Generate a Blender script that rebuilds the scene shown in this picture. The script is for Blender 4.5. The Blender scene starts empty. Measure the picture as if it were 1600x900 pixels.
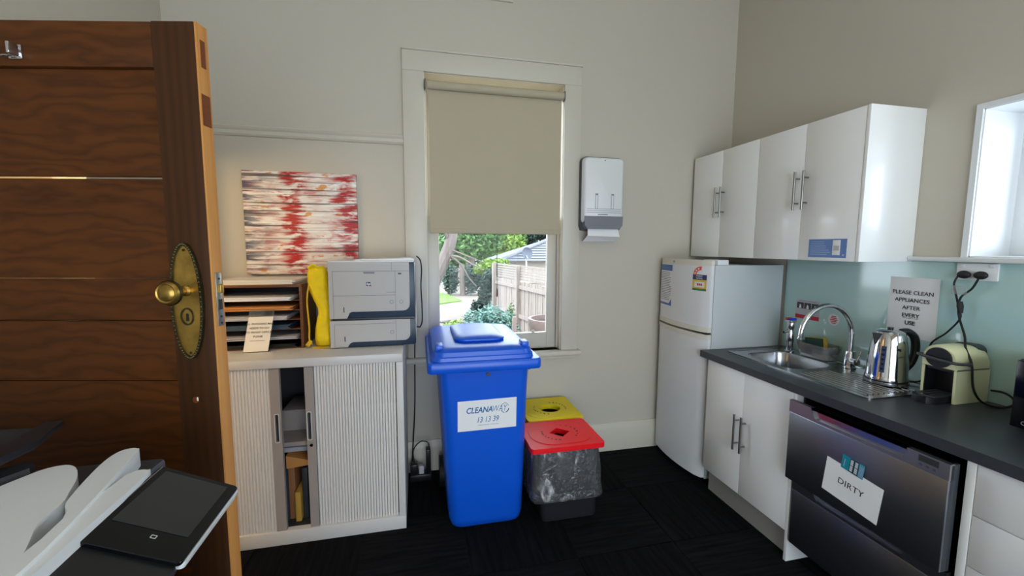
import bpy, bmesh, math, random
from mathutils import Vector, Matrix, noise

random.seed(7)
PI = math.pi
sc = bpy.context.scene
COL = sc.collection

# ------------------------------------------------------------------ camera
F_PX = 649.28
YAW, PITCH, ROLL = math.radians(12.680), math.radians(-5.678), math.radians(0.245)
_f = Vector((math.sin(YAW) * math.cos(PITCH), math.cos(YAW) * math.cos(PITCH), math.sin(PITCH)))
_r0 = Vector((math.cos(YAW), -math.sin(YAW), 0))
_u0 = _r0.cross(_f)
_r = math.cos(ROLL) * _r0 + math.sin(ROLL) * _u0
_u = -math.sin(ROLL) * _r0 + math.cos(ROLL) * _u0
cam_d = bpy.data.cameras.new('camera')
cam_d.sensor_fit = 'HORIZONTAL'
cam_d.sensor_width = 36.0
cam_d.lens = F_PX / 1600 * 36.0
cam_d.clip_start = 0.02
cam_d.clip_end = 300
cam = bpy.data.objects.new('camera', cam_d)
COL.objects.link(cam)
cam.matrix_world = Matrix(((_r.x, _u.x, -_f.x, 0), (_r.y, _u.y, -_f.y, 0), (_r.z, _u.z, -_f.z, 1.54), (0, 0, 0, 1)))
sc.camera = cam

# ------------------------------------------------------------------ world, sun, exposure
SKY = 5.6
w = bpy.data.worlds.new('sky')
sc.world = w
w.use_nodes = True
bg = w.node_tree.nodes['Background']
bg.inputs[0].default_value = (0.78, 0.9, 1.0, 1)
bg.inputs[1].default_value = SKY

sun_d = bpy.data.lights.new('sun', 'SUN')
sun_d.energy = 2.0
sun_d.angle = math.radians(1.0)
sun_d.color = (1.0, 0.94, 0.84)
sun = bpy.data.objects.new('sun', sun_d)
COL.objects.link(sun)
sun.rotation_euler = Vector((0.55, 0.45, -1.0)).to_track_quat('-Z', 'Y').to_euler()   # from behind and left of the house

def area(name, loc, target_dir, sx, sy, power, color, portal=False):
    d = bpy.data.lights.new(name, 'AREA')
    d.shape = 'RECTANGLE'
    d.size, d.size_y = sx, sy
    d.energy = power
    d.color = color
    if portal:
        d.cycles.is_portal = True
    o = bpy.data.objects.new(name, d)
    COL.objects.link(o)
    o.location = loc
    o.rotation_euler = Vector(target_dir).to_track_quat('-Z', 'Z').to_euler()
    return o
area('portal_back_window', (0.52, 3.00, 1.72), (0, -1, 0), 0.94, 1.84, 1, (1, 1, 1), True)
area('portal_right_window', (2.62, 0.72, 1.81), (-1, 0, 0), 1.25, 0.63, 1, (1, 1, 1), True)
area('portal_added_opening', (0.55, -2.38, 1.30), (0, 1, 0), 2.9, 2.4, 1, (1, 1, 1), True)  # portal for the opening added behind the camera

vs = sc.view_settings
vs.view_transform = 'Standard'
vs.look = 'None'
vs.exposure = 0.32
vs.gamma = 1.0
vs.use_curve_mapping = False
sc.cycles.use_denoising = True
sc.cycles.max_bounces = 10
sc.cycles.diffuse_bounces = 6
sc.cycles.transparent_max_bounces = 16
sc.cycles.caustics_reflective = False
sc.cycles.caustics_refractive = False
sc.cycles.sample_clamp_indirect = 6.0

# ------------------------------------------------------------------ materials
def lin(c):
    c = c / 255.0
    return c / 12.92 if c <= 0.04045 else ((c + 0.055) / 1.055) ** 2.4
def col(r, g, b):
    return (lin(r), lin(g), lin(b), 1.0)

def nodes_of(name):
    m = bpy.data.materials.new(name)
    m.use_nodes = True
    nt = m.node_tree
    bsdf = nt.nodes['Principled BSDF']
    return m, nt, bsdf

def mapping(nt, scale=(1, 1, 1), rot=(0, 0, 0), coord='Object'):
    tc = nt.nodes.new('ShaderNodeTexCoord')
    mp = nt.nodes.new('ShaderNodeMapping')
    mp.inputs['Scale'].default_value = scale
    mp.inputs['Rotation'].default_value = rot
    nt.links.new(tc.outputs[coord], mp.inputs['Vector'])
    return mp.outputs['Vector']

def noise_tex(nt, vec, scale, detail=3, rough=0.55, dist=0.0):
    n = nt.nodes.new('ShaderNodeTexNoise')
    n.inputs['Scale'].default_value = scale
    n.inputs['Detail'].default_value = detail
    n.inputs['Roughness'].default_value = rough
    n.inputs['Distortion'].default_value = dist
    nt.links.new(vec, n.inputs['Vector'])
    return n.outputs['Fac']

def mathn(nt, op, a, b=None, c=None, clamp=False):
    n = nt.nodes.new('ShaderNodeMath')
    n.operation = op
    n.use_clamp = clamp
    for i, v in enumerate((a, b, c)):
        if v is None:
            continue
        if isinstance(v, (int, float)):
            n.inputs[i].default_value = v
        else:
            nt.links.new(v, n.inputs[i])
    return n.outputs[0]

def maprange(nt, v, a, b, c, d, smooth=False):
    n = nt.nodes.new('ShaderNodeMapRange')
    n.interpolation_type = 'SMOOTHSTEP' if smooth else 'LINEAR'
    nt.links.new(v, n.inputs['Value'])
    for k, x in zip(('From Min', 'From Max', 'To Min', 'To Max'), (a, b, c, d)):
        n.inputs[k].default_value = x
    return n.outputs['Result']

def mixc(nt, fac, a, b, mode='MIX'):
    n = nt.nodes.new('ShaderNodeMix')
    n.data_type = 'RGBA'
    n.blend_type = mode
    if isinstance(fac, (int, float)):
        n.inputs[0].default_value = fac
    else:
        nt.links.new(fac, n.inputs[0])
    for i, v in ((6, a), (7, b)):
        if isinstance(v, tuple):
            n.inputs[i].default_value = v
        else:
            nt.links.new(v, n.inputs[i])
    return n.outputs[2]

def mat(name, rgb, rough=0.5, metal=0.0, var=0.05, vscale=5.0, stretch=(1, 1, 1), bump=0.0, bscale=120.0,
        coat=0.0, spec=0.5, emit=None, estr=0.0):
    m, nt, b = nodes_of(name)
    c = col(*rgb)
    vec = mapping(nt, stretch)
    f = noise_tex(nt, vec, vscale)
    k = maprange(nt, f, 0.25, 0.75, 1 - var, 1 + var)
    g = nt.nodes.new('ShaderNodeCombineColor')
    for i in range(3):
        nt.links.new(k, g.inputs[i])
    nt.links.new(mixc(nt, 1.0, c, g.outputs[0], 'MULTIPLY'), b.inputs['Base Color'])
    b.inputs['Roughness'].default_value = rough
    b.inputs['Metallic'].default_value = metal
    b.inputs['Specular IOR Level'].default_value = spec
    b.inputs['Coat Weight'].default_value = coat
    b.inputs['Coat Roughness'].default_value = 0.08
    if bump:
        bn = nt.nodes.new('ShaderNodeBump')
        bn.inputs['Strength'].default_value = bump
        bn.inputs['Distance'].default_value = 0.002
        nt.links.new(noise_tex(nt, vec, bscale, 2), bn.inputs['Height'])
        nt.links.new(bn.outputs[0], b.inputs['Normal'])
    if emit:
        b.inputs['Emission Color'].default_value = col(*emit)
        b.inputs['Emission Strength'].default_value = estr
    return m

def wood(name, dark, light, scale=(1, 1, 1), rot=(0, 0, 0), bands=7.0, dist=5.0, rough=0.4, coat=0.25, along='Z'):
    m, nt, b = nodes_of(name)
    vec = mapping(nt, scale, rot)
    wv = nt.nodes.new('ShaderNodeTexWave')
    wv.wave_type = 'BANDS'
    wv.bands_direction = along
    wv.inputs['Scale'].default_value = bands
    wv.inputs['Distortion'].default_value = dist
    wv.inputs['Detail'].default_value = 3.0
    wv.inputs['Detail Scale'].default_value = 1.2
    wv.inputs['Detail Roughness'].default_value = 0.6
    nt.links.new(vec, wv.inputs['Vector'])
    big = noise_tex(nt, vec, 1.3, 3)
    fine = noise_tex(nt, vec, 30, 3)
    f = mathn(nt, 'POWER', wv.outputs['Fac'], 0.55)
    f = mathn(nt, 'MULTIPLY', f, 0.26)
    lng = noise_tex(nt, mapping(nt, (scale[0] * .6, scale[1], scale[2] * 9) if along == 'Z' else (scale[0] * 6, scale[1] * 6, scale[2]), rot), 5, 3)
    f = mathn(nt, 'ADD', f, mathn(nt, 'MULTIPLY', lng, 0.30))
    f = mathn(nt, 'ADD', f, mathn(nt, 'MULTIPLY', big, 0.5))
    f = mathn(nt, 'ADD', f, mathn(nt, 'MULTIPLY', fine, 0.18), clamp=True)
    f = maprange(nt, f, 0.2, 0.95, 0, 1)
    nt.links.new(mixc(nt, f, col(*dark), col(*light)), b.inputs['Base Color'])
    b.inputs['Roughness'].default_value = rough
    b.inputs['Specular IOR Level'].default_value = 0.18
    b.inputs['Coat Weight'].default_value = coat
    b.inputs['Coat Roughness'].default_value = 0.25
    bn = nt.nodes.new('ShaderNodeBump')
    bn.inputs['Strength'].default_value = 0.15
    bn.inputs['Distance'].default_value = 0.002
    nt.links.new(fine, bn.inputs['Height'])
    nt.links.new(bn.outputs[0], b.inputs['Normal'])
    return m

def glass(name, tint=(1, 1, 1, 1), base=0.0, gloss_rough=0.0, ior=1.45, white=0.0, bump=0.0, bscale=20, wscale=9, wlo=0.42, wk=2.2, wz=1.0):
    m, nt, b = nodes_of(name)
    nt.nodes.remove(b)
    out = nt.nodes['Material Output']
    tr = nt.nodes.new('ShaderNodeBsdfTransparent')
    tr.inputs[0].default_value = tint
    gl = nt.nodes.new('ShaderNodeBsdfGlossy')
    gl.inputs['Roughness'].default_value = gloss_rough
    fr = nt.nodes.new('ShaderNodeFresnel')
    fr.inputs['IOR'].default_value = ior
    if bump:
        bn = nt.nodes.new('ShaderNodeBump')
        bn.inputs['Strength'].default_value = bump
        bn.inputs['Distance'].default_value = 0.01
        nt.links.new(noise_tex(nt, mapping(nt), bscale, 4, 0.6, 1.2), bn.inputs['Height'])
        nt.links.new(bn.outputs[0], gl.inputs['Normal'])
        nt.links.new(bn.outputs[0], fr.inputs['Normal'])
    fac = mathn(nt, 'ADD', fr.outputs[0], base, clamp=True)
    mx = nt.nodes.new('ShaderNodeMixShader')
    nt.links.new(fac, mx.inputs[0])
    nt.links.new(tr.outputs[0], mx.inputs[1])
    nt.links.new(gl.outputs[0], mx.inputs[2])
    last = mx.outputs[0]
    if white:
        df = nt.nodes.new('ShaderNodeBsdfDiffuse')
        df.inputs[0].default_value = (0.85, 0.85, 0.88, 1)
        m2 = nt.nodes.new('ShaderNodeMixShader')
        cr = noise_tex(nt, mapping(nt, (1, 1, wz)), wscale, 5, 0.6, 1.5)
        nt.links.new(maprange(nt, cr, wlo, 0.74, white * 0.5, white * wk), m2.inputs[0])
        nt.links.new(last, m2.inputs[1])
        nt.links.new(df.outputs[0], m2.inputs[2])
        last = m2.outputs[0]
    nt.links.new(last, out.inputs['Surface'])
    return m

DOOR_ROT = math.radians(-11.9)
MAT = {}
def build_materials():
    M = MAT
    M['wall'] = mat('wall_paint', (192, 185, 171), 0.7, var=0.02, vscale=1.5, bump=0.25, bscale=60)
    M['ceiling'] = mat('ceiling_paint', (232, 230, 222), 0.8, var=0.01)
    M['trim'] = mat('trim_gloss_paint', (200, 194, 180), 0.4, var=0.025, vscale=3)
    M['lining'] = mat('cream_glow_lining', (232, 218, 190), 0.4, var=0.02)  # paler than the trim, to lift the glow around the blind
    M['carpet_a'] = mat('carpet_streaks_along', (18, 18, 20), 0.95, var=0.9, vscale=12, stretch=(0.25, 4, 1), bump=0.9, bscale=150, spec=0.1)
    M['carpet_b'] = mat('carpet_streaks_across', (15, 15, 17), 0.95, var=0.9, vscale=12, stretch=(4, 0.25, 1), bump=0.9, bscale=150, spec=0.1)
    M['underlay'] = mat('underlay', (10, 10, 11), 0.95)
    M['melamine'] = mat('white_gloss_melamine', (240, 240, 239), 0.22, var=0.01, coat=0.3)
    M['melamine_edge'] = mat('white_board_edge', (214, 214, 212), 0.4, var=0.02)
    M['kick'] = mat('grey_kickboard', (150, 148, 145), 0.5, var=0.03)
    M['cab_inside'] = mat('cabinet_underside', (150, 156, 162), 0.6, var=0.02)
    M['bench'] = mat('charcoal_laminate', (49, 52, 58), 0.38, var=0.12, vscale=60, bump=0.15, bscale=300)
    M['splash'] = mat('pale_green_glass_paint', (176, 208, 205), 0.08, var=0.01, coat=0.6)
    M['steel'] = mat('stainless_steel', (172, 174, 178), 0.22, 1.0, var=0.04, vscale=10)
    M['steel_brush'] = mat('brushed_stainless', (140, 143, 152), 0.36, 1.0, var=0.05, vscale=40, stretch=(1, 0.05, 8), bump=0.05, bscale=200)
    M['steel_light'] = mat('satin_stainless_fascia', (176, 176, 182), 0.38, 1.0, var=0.03, vscale=30)
    M['chrome'] = mat('chrome', (215, 216, 220), 0.07, 1.0, var=0.01)
    M['handle'] = mat('satin_nickel', (150, 148, 145), 0.32, 1.0, var=0.03)
    M['black'] = mat('black_plastic', (20, 21, 24), 0.35, var=0.05)
    M['black_gloss'] = mat('black_gloss', (8, 9, 13), 0.12, var=0.02, spec=0.25)
    M['rubber'] = mat('black_rubber', (14, 14, 15), 0.6, var=0.05)
    M['dark_grey'] = mat('dark_grey_plastic', (52, 55, 60), 0.45, var=0.04)
    M['charcoal_bin'] = mat('charcoal_bin_plastic', (36, 37, 41), 0.4, var=0.05)
    M['white_plastic'] = mat('white_plastic', (226, 228, 230), 0.35, var=0.01)
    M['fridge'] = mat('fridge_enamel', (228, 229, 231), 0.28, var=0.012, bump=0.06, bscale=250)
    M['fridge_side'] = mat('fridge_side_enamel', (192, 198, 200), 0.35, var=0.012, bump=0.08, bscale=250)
    M['cream'] = mat('cream_plastic', (222, 218, 203), 0.4, var=0.02)
    M['paper'] = mat('white_paper', (232, 232, 234), 0.7, var=0.015)
    M['paper_warm'] = mat('warm_paper', (228, 220, 208), 0.7, var=0.02)
    M['paper_grey'] = mat('grey_paper', (186, 184, 190), 0.7, var=0.03)
    M['manila'] = mat('manila_envelope', (205, 138, 74), 0.7, var=0.06)
    M['folder_blue'] = mat('slate_blue_folder', (52, 72, 92), 0.6, var=0.06)
    M['folder_tan'] = mat('tan_folder', (150, 98, 60), 0.6, var=0.08)
    M['folder_yellow'] = mat('ochre_folder', (196, 150, 60), 0.6, var=0.06)
    M['ink'] = mat('black_ink', (34, 34, 38), 0.6, var=0.02)
    M['ink_grey'] = mat('grey_ink', (120, 120, 128), 0.6, var=0.02)
    M['ink_blue'] = mat('blue_ink', (22, 96, 160), 0.5, var=0.02)
    M['ink_navy'] = mat('navy_ink', (40, 58, 96), 0.5, var=0.02)
    M['ink_pale'] = mat('pale_blue_ink', (150, 170, 205), 0.5, var=0.02)
    M['red_print'] = mat('red_print', (190, 44, 62), 0.5, var=0.03)
    M['orange_print'] = mat('orange_red_print', (226, 84, 48), 0.5, var=0.03)
    M['yellow_print'] = mat('yellow_print', (226, 186, 60), 0.5, var=0.03)
    M['green_print'] = mat('green_print', (40, 120, 70), 0.5, var=0.03)
    M['blue_card'] = mat('blue_sticker', (62, 106, 170), 0.35, var=0.03)
    M['teal'] = mat('teal_magnet', (28, 138, 158), 0.35, var=0.05)
    M['teal_dark'] = mat('dark_teal_print', (30, 66, 82), 0.4, var=0.04)
    M['cab_metal'] = mat('grey_powdercoat', (206, 202, 200), 0.42, var=0.015, bump=0.1, bscale=300)
    M['slat'] = mat('grey_beige_tambour', (222, 217, 214), 0.5, var=0.02)
    M['stile_metal'] = mat('taupe_edge_strip', (158, 148, 144), 0.42, var=0.03)
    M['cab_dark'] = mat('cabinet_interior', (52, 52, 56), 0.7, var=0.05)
    M['printer'] = mat('printer_grey_white', (174, 171, 169), 0.45, var=0.012)
    M['printer_top'] = mat('printer_lid_white', (224, 224, 226), 0.4, var=0.012)
    M['navy'] = mat('printer_navy', (40, 54, 74), 0.35, var=0.03)
    M['seam'] = mat('dark_seam', (70, 70, 74), 0.6, var=0.02)
    M['bin_blue'] = mat('blue_polyethylene', (10, 86, 208), 0.34, var=0.03, vscale=3, bump=0.05, bscale=200)
    M['red'] = mat('red_lid_plastic', (228, 22, 32), 0.38, var=0.03, spec=0.35)
    M['yellow'] = mat('yellow_lid_plastic', (232, 206, 30), 0.5, var=0.03, spec=0.3)
    M['bag'] = mat('yellow_fabric', (232, 202, 6), 0.75, var=0.14, vscale=14, bump=0.7, bscale=35)
    M['bag_dark'] = mat('ochre_strap', (206, 164, 20), 0.75, var=0.1)
    M['blind'] = mat('taupe_blind_fabric', (178, 167, 143), 0.8, var=0.015, bump=0.2, bscale=400)
    M['grey_clip'] = mat('grey_bracket', (100, 102, 104), 0.5, var=0.02)
    M['brass'] = mat('aged_brass', (172, 138, 68), 0.34, 0.9, var=0.35, vscale=22, bump=0.25, bscale=90)
    M['brass_dark'] = mat('tarnished_brass', (74, 66, 44), 0.42, 0.85, var=0.3, vscale=40)
    M['brushed_lock'] = mat('worn_nickel', (160, 158, 150), 0.35, 0.9, var=0.25, vscale=60)
    M['cream_machine'] = mat('cream_gloss_plastic', (224, 222, 178), 0.25, var=0.015, coat=0.3)
    M['sponge_y'] = mat('sponge_yellow', (206, 168, 66), 0.9, var=0.15, vscale=60, bump=0.8, bscale=150)
    M['sponge_g'] = mat('scourer_green', (38, 66, 58), 0.95, var=0.2, vscale=90, bump=0.8, bscale=200)
    M['red_knob'] = mat('red_button', (206, 40, 40), 0.3, var=0.02)
    M['blue_knob'] = mat('blue_button', (36, 70, 220), 0.3, var=0.02)
    M['screen'] = mat('unlit_lcd', (44, 45, 46), 0.1, var=0.05, spec=0.35)
    M['lcd'] = mat('grey_lcd', (52, 56, 54), 0.15, var=0.02)
    M['grille_dark'] = mat('vent_shadow', (60, 60, 58), 0.8, var=0.02)
    M['lamp'] = mat('added_lamp_diffuser', (255, 244, 226), 0.6, var=0.0, emit=(255, 232, 200), estr=2.8)  # emission of the added ceiling lights
    M['added_lamp_hall'] = mat('added_warm_diffuser', (255, 240, 215), 0.6, var=0.0, emit=(255, 220, 166), estr=125.0)  # emission of the globe added in the hallway
    M['wood_face'] = wood('door_fir_boards', (40, 17, 3), (92, 50, 17), (0.22, 1, 1.0), (0, 0, -DOOR_ROT), 9.0, 16.0, rough=0.5, coat=0.06)
    M['wood_stile'] = wood('door_fir_stile', (44, 23, 9), (70, 40, 18), (2.4, 2.4, 0.25), (0, 0, -DOOR_ROT), 6.0, 3.0, rough=0.5, coat=0.06, along='X')
    M['wood_edge'] = wood('door_lit_edge', (162, 98, 44), (212, 152, 84), (6, 6, 0.4), (0, 0, 0), 5.0, 3.0, along='X', coat=0.1)  # far paler than the face: bright light on the edge put into the colour
    M['wood_tenon'] = wood('tenon_end_grain', (92, 46, 22), (122, 66, 34), (8, 8, 8))
    M['wood_org'] = wood('organiser_wood', (72, 44, 28), (122, 78, 50), (0.6, 3, 3), (0, 0, 0), 6.0, 3.0)
    M['pane'] = glass('window_glass', ior=1.18)
    M['clear'] = glass('clear_acrylic', (0.93, 0.95, 0.95, 1), ior=1.4, white=0.06)
    M['tub'] = glass('cloudy_tub_plastic', (0.86, 0.9, 0.9, 1), ior=1.4, white=0.3, gloss_rough=0.15, wscale=2, wk=1.2)
    M['film'] = glass('clear_bin_liner', (0.93, 0.94, 0.96, 1), ior=1.5, white=0.09, gloss_rough=0.08, bump=1.0, bscale=34, wscale=9, wlo=0.56, wk=7.0, wz=0.45, base=0.03)
    # garden
    M['bark'] = mat('grey_bark', (98, 88, 84), 0.9, var=0.3, vscale=8, stretch=(4, 4, 1), bump=1, bscale=30)
    M['leaf_a'] = mat('leaf_mid_green', (78, 112, 56), 0.6, var=0.35, vscale=6)
    M['leaf_b'] = mat('leaf_lime', (112, 140, 52), 0.6, var=0.3, vscale=6)
    M['leaf_c'] = mat('leaf_blue_green', (82, 118, 108), 0.5, var=0.35, vscale=9)
    M['leaf_d'] = mat('leaf_dark', (46, 66, 58), 0.6, var=0.35, vscale=6)
    M['grass'] = mat('lawn_green', (84, 124, 44), 0.9, var=0.25, vscale=7)
    M['soil'] = mat('pale_path_gravel', (112, 104, 96), 0.95, var=0.2, vscale=12)
    M['stone'] = mat('pale_stone', (132, 128, 126), 0.9, var=0.15, vscale=12)
    M['paling'] = mat('weathered_paling', (140, 130, 124), 0.9, var=0.2, vscale=6, stretch=(4, 4, 0.6))
    M['roof_tile'] = mat('grey_roof_tile', (104, 106, 114), 0.8, var=0.2, vscale=20)
    M['house_wall'] = mat('neighbour_wall', (176, 168, 158), 0.9, var=0.05)
    M['pot'] = mat('pale_clay_pot', (124, 108, 104), 0.8, var=0.08)
    M['dish'] = mat('grey_dish', (70, 76, 88), 0.5, var=0.03)
    M['white_wall_far'] = mat('white_render', (220, 222, 226), 0.9, var=0.03)
build_materials()

# ------------------------------------------------------------------ geometry helpers
class B:
    """collects shapes in one bmesh and links them as ONE mesh object"""
    def __init__(self, mtx=None):
        self.bm = bmesh.new()
        self.mtx = mtx
    def box(self, a, b, bev=0.0, seg=2):
        r = bmesh.ops.create_cube(self.bm, size=1.0)
        vs_ = r['verts']
        a, b = Vector(a), Vector(b)
        c = (a + b) / 2
        s = Vector((abs(b.x - a.x), abs(b.y - a.y), abs(b.z - a.z)))
        for v in vs_:
            v.co = Vector((v.co.x * s.x, v.co.y * s.y, v.co.z * s.z)) + c
        if bev:
            es = list({e for v in vs_ for e in v.link_edges})
            bmesh.ops.bevel(self.bm, geom=es, offset=min(bev, min(s) * 0.49), segments=seg, profile=0.5, affect='EDGES')
        return self
    def loft(self, rings, cap=True, closed=True):
        rr = [[self.bm.verts.new(p) for p in ring] for ring in rings]
        n = len(rr[0])
        for i in range(len(rr) - 1):
            for j in range(n if closed else n - 1):
                k = (j + 1) % n
                self.bm.faces.new((rr[i][j], rr[i][k], rr[i + 1][k], rr[i + 1][j]))
        if cap:
            self.bm.faces.new(rr[0][::-1])
            self.bm.faces.new(rr[-1])
        return self
    def tube(self, pts, r, seg=8, cap=True):
        pts = [Vector(p) for p in pts]
        rs = r if isinstance(r, (list, tuple)) else [r] * len(pts)
        t = (pts[1] - pts[0]).normalized()
        up = Vector((0, 0, 1)) if abs(t.z) < 0.9 else Vector((1, 0, 0))
        n = t.cross(up).normalized()
        rings = []
        for i, p in enumerate(pts):
            d = (pts[min(i + 1, len(pts) - 1)] - pts[max(i - 1, 0)])
            if d.length > 1e-9:
                d.normalize()
                n = (n - d * n.dot(d))
                if n.length < 1e-6:
                    n = d.cross(Vector((0.3, 0.5, 0.8)))
                n.normalize()
            else:
                d = t
            bn = d.cross(n)
            rings.append([p + rs[i] * (math.cos(2 * PI * k / seg) * n + math.sin(2 * PI * k / seg) * bn) for k in range(seg)])
        return self.loft(rings, cap)
    def cyl(self, p0, p1, r0, r1=None, seg=20):
        return self.tube([p0, p1], [r0, r0 if r1 is None else r1], seg)
    def lathe(self, prof, c=(0, 0, 0), seg=28, cap=True):
        c = Vector(c)
        return self.loft([[c + Vector((r * math.cos(2 * PI * k / seg), r * math.sin(2 * PI * k / seg), z)) for k in range(seg)] for r, z in prof], cap)
    def prism(self, poly, fn, a, b):
        """poly: 2-D points; fn(u, v, t) -> 3-D"""
        return self.loft([[Vector(fn(u, v, a)) for u, v in poly], [Vector(fn(u, v, b)) for u, v in poly]])
    def plate(self, outer, holes, fn, a, b):
        """flat plate with holes, extruded from a to b"""
        loops = [outer] + list(holes)
        es, vs0, vs1 = [], [], []
        for lp in loops:
            v = [self.bm.verts.new(Vector(fn(u, w_, a))) for u, w_ in lp]
            vs0.append(v)
            es += [self.bm.edges.new((v[i], v[(i + 1) % len(v)])) for i in range(len(v))]
        g = bmesh.ops.triangle_fill(self.bm, use_beauty=True, use_dissolve=False, edges=es)
        faces0 = [x for x in g['geom'] if isinstance(x, bmesh.types.BMFace)]
        mp = {}
        for lp, v in zip(loops, vs0):
            nv = [self.bm.verts.new(Vector(fn(u, w_, b))) for u, w_ in lp]
            for p, q in zip(v, nv):
                mp[p] = q
            for i in range(len(v)):
                j = (i + 1) % len(v)
                self.bm.faces.new((v[i], v[j], nv[j], nv[i]))
        for f_ in faces0:
            self.bm.faces.new([mp[v] for v in f_.verts][::-1])
        return self
    def sphere(self, c, r, sc_=(1, 1, 1), seg=16):
        g = bmesh.ops.create_uvsphere(self.bm, u_segments=seg, v_segments=max(6, seg // 2), radius=r)
        for v in g['verts']:
            v.co = Vector((v.co.x * sc_[0], v.co.y * sc_[1], v.co.z * sc_[2])) + Vector(c)
        return self
    def quad(self, *p):
        self.bm.faces.new([self.bm.verts.new(Vector(q)) for q in p])
        return self
    def mesh(self, name, material, smooth=35, fix=True):
        if self.mtx is not None:
            self.bm.transform(self.mtx)
        if fix:
            bmesh.ops.recalc_face_normals(self.bm, faces=self.bm.faces)
        me = bpy.data.meshes.new(name)
        self.bm.to_mesh(me)
        self.bm.free()
        me.materials.append(MAT[material] if isinstance(material, str) else material)
        if smooth:
            for p in me.polygons:
                p.use_smooth = True
            me.set_sharp_from_angle(angle=math.radians(smooth))
        return me
    def build(self, name, material, parent=None, smooth=35, fix=True):
        return link(name, self.mesh(name, material, smooth, fix), parent)

def link(name, me, parent=None):
    o = bpy.data.objects.new(name, me)
    COL.objects.link(o)
    if parent is not None:
        put(o, parent)
    else:                                # origin at the base of a thing that is one mesh
        xs = [v.co for v in me.vertices]
        lo = Vector((min(v.x for v in xs), min(v.y for v in xs), min(v.z for v in xs)))
        hi = Vector((max(v.x for v in xs), max(v.y for v in xs), max(v.z for v in xs)))
        c = Vector(((lo.x + hi.x) / 2, (lo.y + hi.y) / 2, lo.z))
        me.transform(Matrix.Translation(-c))
        o.location = c
    return o

WORLD = {}
def wmat(o):
    if o is None:
        return Matrix()
    m = Matrix.LocRotScale(o.location, o.rotation_euler, o.scale)
    if o.parent is not None:
        return wmat(o.parent) @ o.matrix_parent_inverse @ m
    return m
def put(o, parent):
    o.parent = parent
    o.matrix_parent_inverse = wmat(parent).inverted()

def tag(o, label=None, cat=None, group=None, kind=None):
    if label: o['label'] = label
    if cat: o['category'] = cat
    if group: o['group'] = group
    if kind: o['kind'] = kind
    return o
def thing(name, label, cat, loc=(0, 0, 0), group=None):
    o = bpy.data.objects.new(name, None)
    o.empty_display_size = 0.05
    COL.objects.link(o)
    o.location = loc
    return tag(o, label, cat, group)
def struct(name, b, m, label=None):
    o = b.build(name, m)
    return tag(o, label, kind='structure')
def struct_empty(name, loc, label):
    o = bpy.data.objects.new(name, None)
    o.empty_display_size = 0.05
    COL.objects.link(o)
    o.location = loc
    o['kind'] = 'structure'
    o['label'] = label
    return o

def frame(o, right, up):
    r, u = Vector(right).normalized(), Vector(up).normalized()
    n = r.cross(u)
    return Matrix(((r.x, u.x, n.x, o[0]), (r.y, u.y, n.y, o[1]), (r.z, u.z, n.z, o[2]), (0, 0, 0, 1)))
FACE_BACK = ((1, 0, 0), (0, 0, 1))       # things on the back wall look towards -y
FACE_RIGHT = ((0, -1, 0), (0, 0, 1))     # things on the right wall look towards -x

def text(s, size, material, parent, mtx, bold=0.0, shear=0.0, align='CENTER', name='lettering', space=1.0, depth=0.0002):
    cu = bpy.data.curves.new('txt', 'FONT')
    cu.body = s
    cu.size = size
    cu.offset = bold
    cu.shear = shear
    cu.align_x = align
    cu.align_y = 'CENTER'
    cu.space_character = space
    cu.extrude = depth
    cu.resolution_u = 3
    o = bpy.data.objects.new('txt', cu)
    COL.objects.link(o)
    bpy.context.view_layer.update()
    me = bpy.data.meshes.new_from_object(o)
    bpy.data.objects.remove(o)
    bpy.data.curves.remove(cu)
    me.name = name
    me.transform(mtx)
    me.materials.clear()
    me.materials.append(MAT[material])
    return link(name, me, parent)

def fit_text(s, x0, x1, yc, h, material, parent, mtx, bold=0.0, shear=0.0, z=.0013):
    """lettering scaled to fill x0..x1 with cap height h, in the plane of mtx"""
    o = text(s, 1.0, material, parent, Matrix(), bold, shear, 'LEFT', depth=0.0)
    me = o.data
    xs = [v.co.x for v in me.vertices]
    ys = [v.co.y for v in me.vertices]
    sx, sy = (x1 - x0) / (max(xs) - min(xs)), h / (max(ys) - min(ys))
    for v in me.vertices:
        v.co = Vector((x0 + (v.co.x - min(xs)) * sx, yc + (v.co.y - (max(ys) + min(ys)) / 2) * sy, z))
    me.transform(mtx)
    return o
def rrect(x0, y0, x1, y1, r, n=5):
    pts = []
    for cx, cy, a0 in ((x1 - r, y1 - r, 0), (x0 + r, y1 - r, 90), (x0 + r, y0 + r, 180), (x1 - r, y0 + r, 270)):
        for i in range(n + 1):
            a = math.radians(a0 + 90 * i / n)
            pts.append((cx + r * math.cos(a), cy + r * math.sin(a)))
    return pts
def soft(poly, n=4):
    """rounds a closed outline"""
    P = [Vector((x, y, 0)) for x, y in poly]
    m = len(P)
    out = []
    for i in range(m):
        p0, p1, p2, p3 = P[i - 1], P[i], P[(i + 1) % m], P[(i + 2) % m]
        for k in range(n):
            t = k / n
            q = 0.5 * ((2 * p1) + (p2 - p0) * t + (2 * p0 - 5 * p1 + 4 * p2 - p3) * t * t + (3 * p1 - p0 - 3 * p2 + p3) * t ** 3)
            out.append((q.x, q.y))
    return out
def circ(cx, cy, r, n=28, ry=None):
    return [(cx + r * math.cos(2 * PI * i / n), cy + (ry or r) * math.sin(2 * PI * i / n)) for i in range(n)]
def at_z(p, z):
    return [Vector((x, y, z)) for x, y in p]
XY = lambda u, v, t: (u, v, t)
XZ = lambda u, v, t: (u, t, v)
YZ = lambda u, v, t: (t, u, v)
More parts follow.
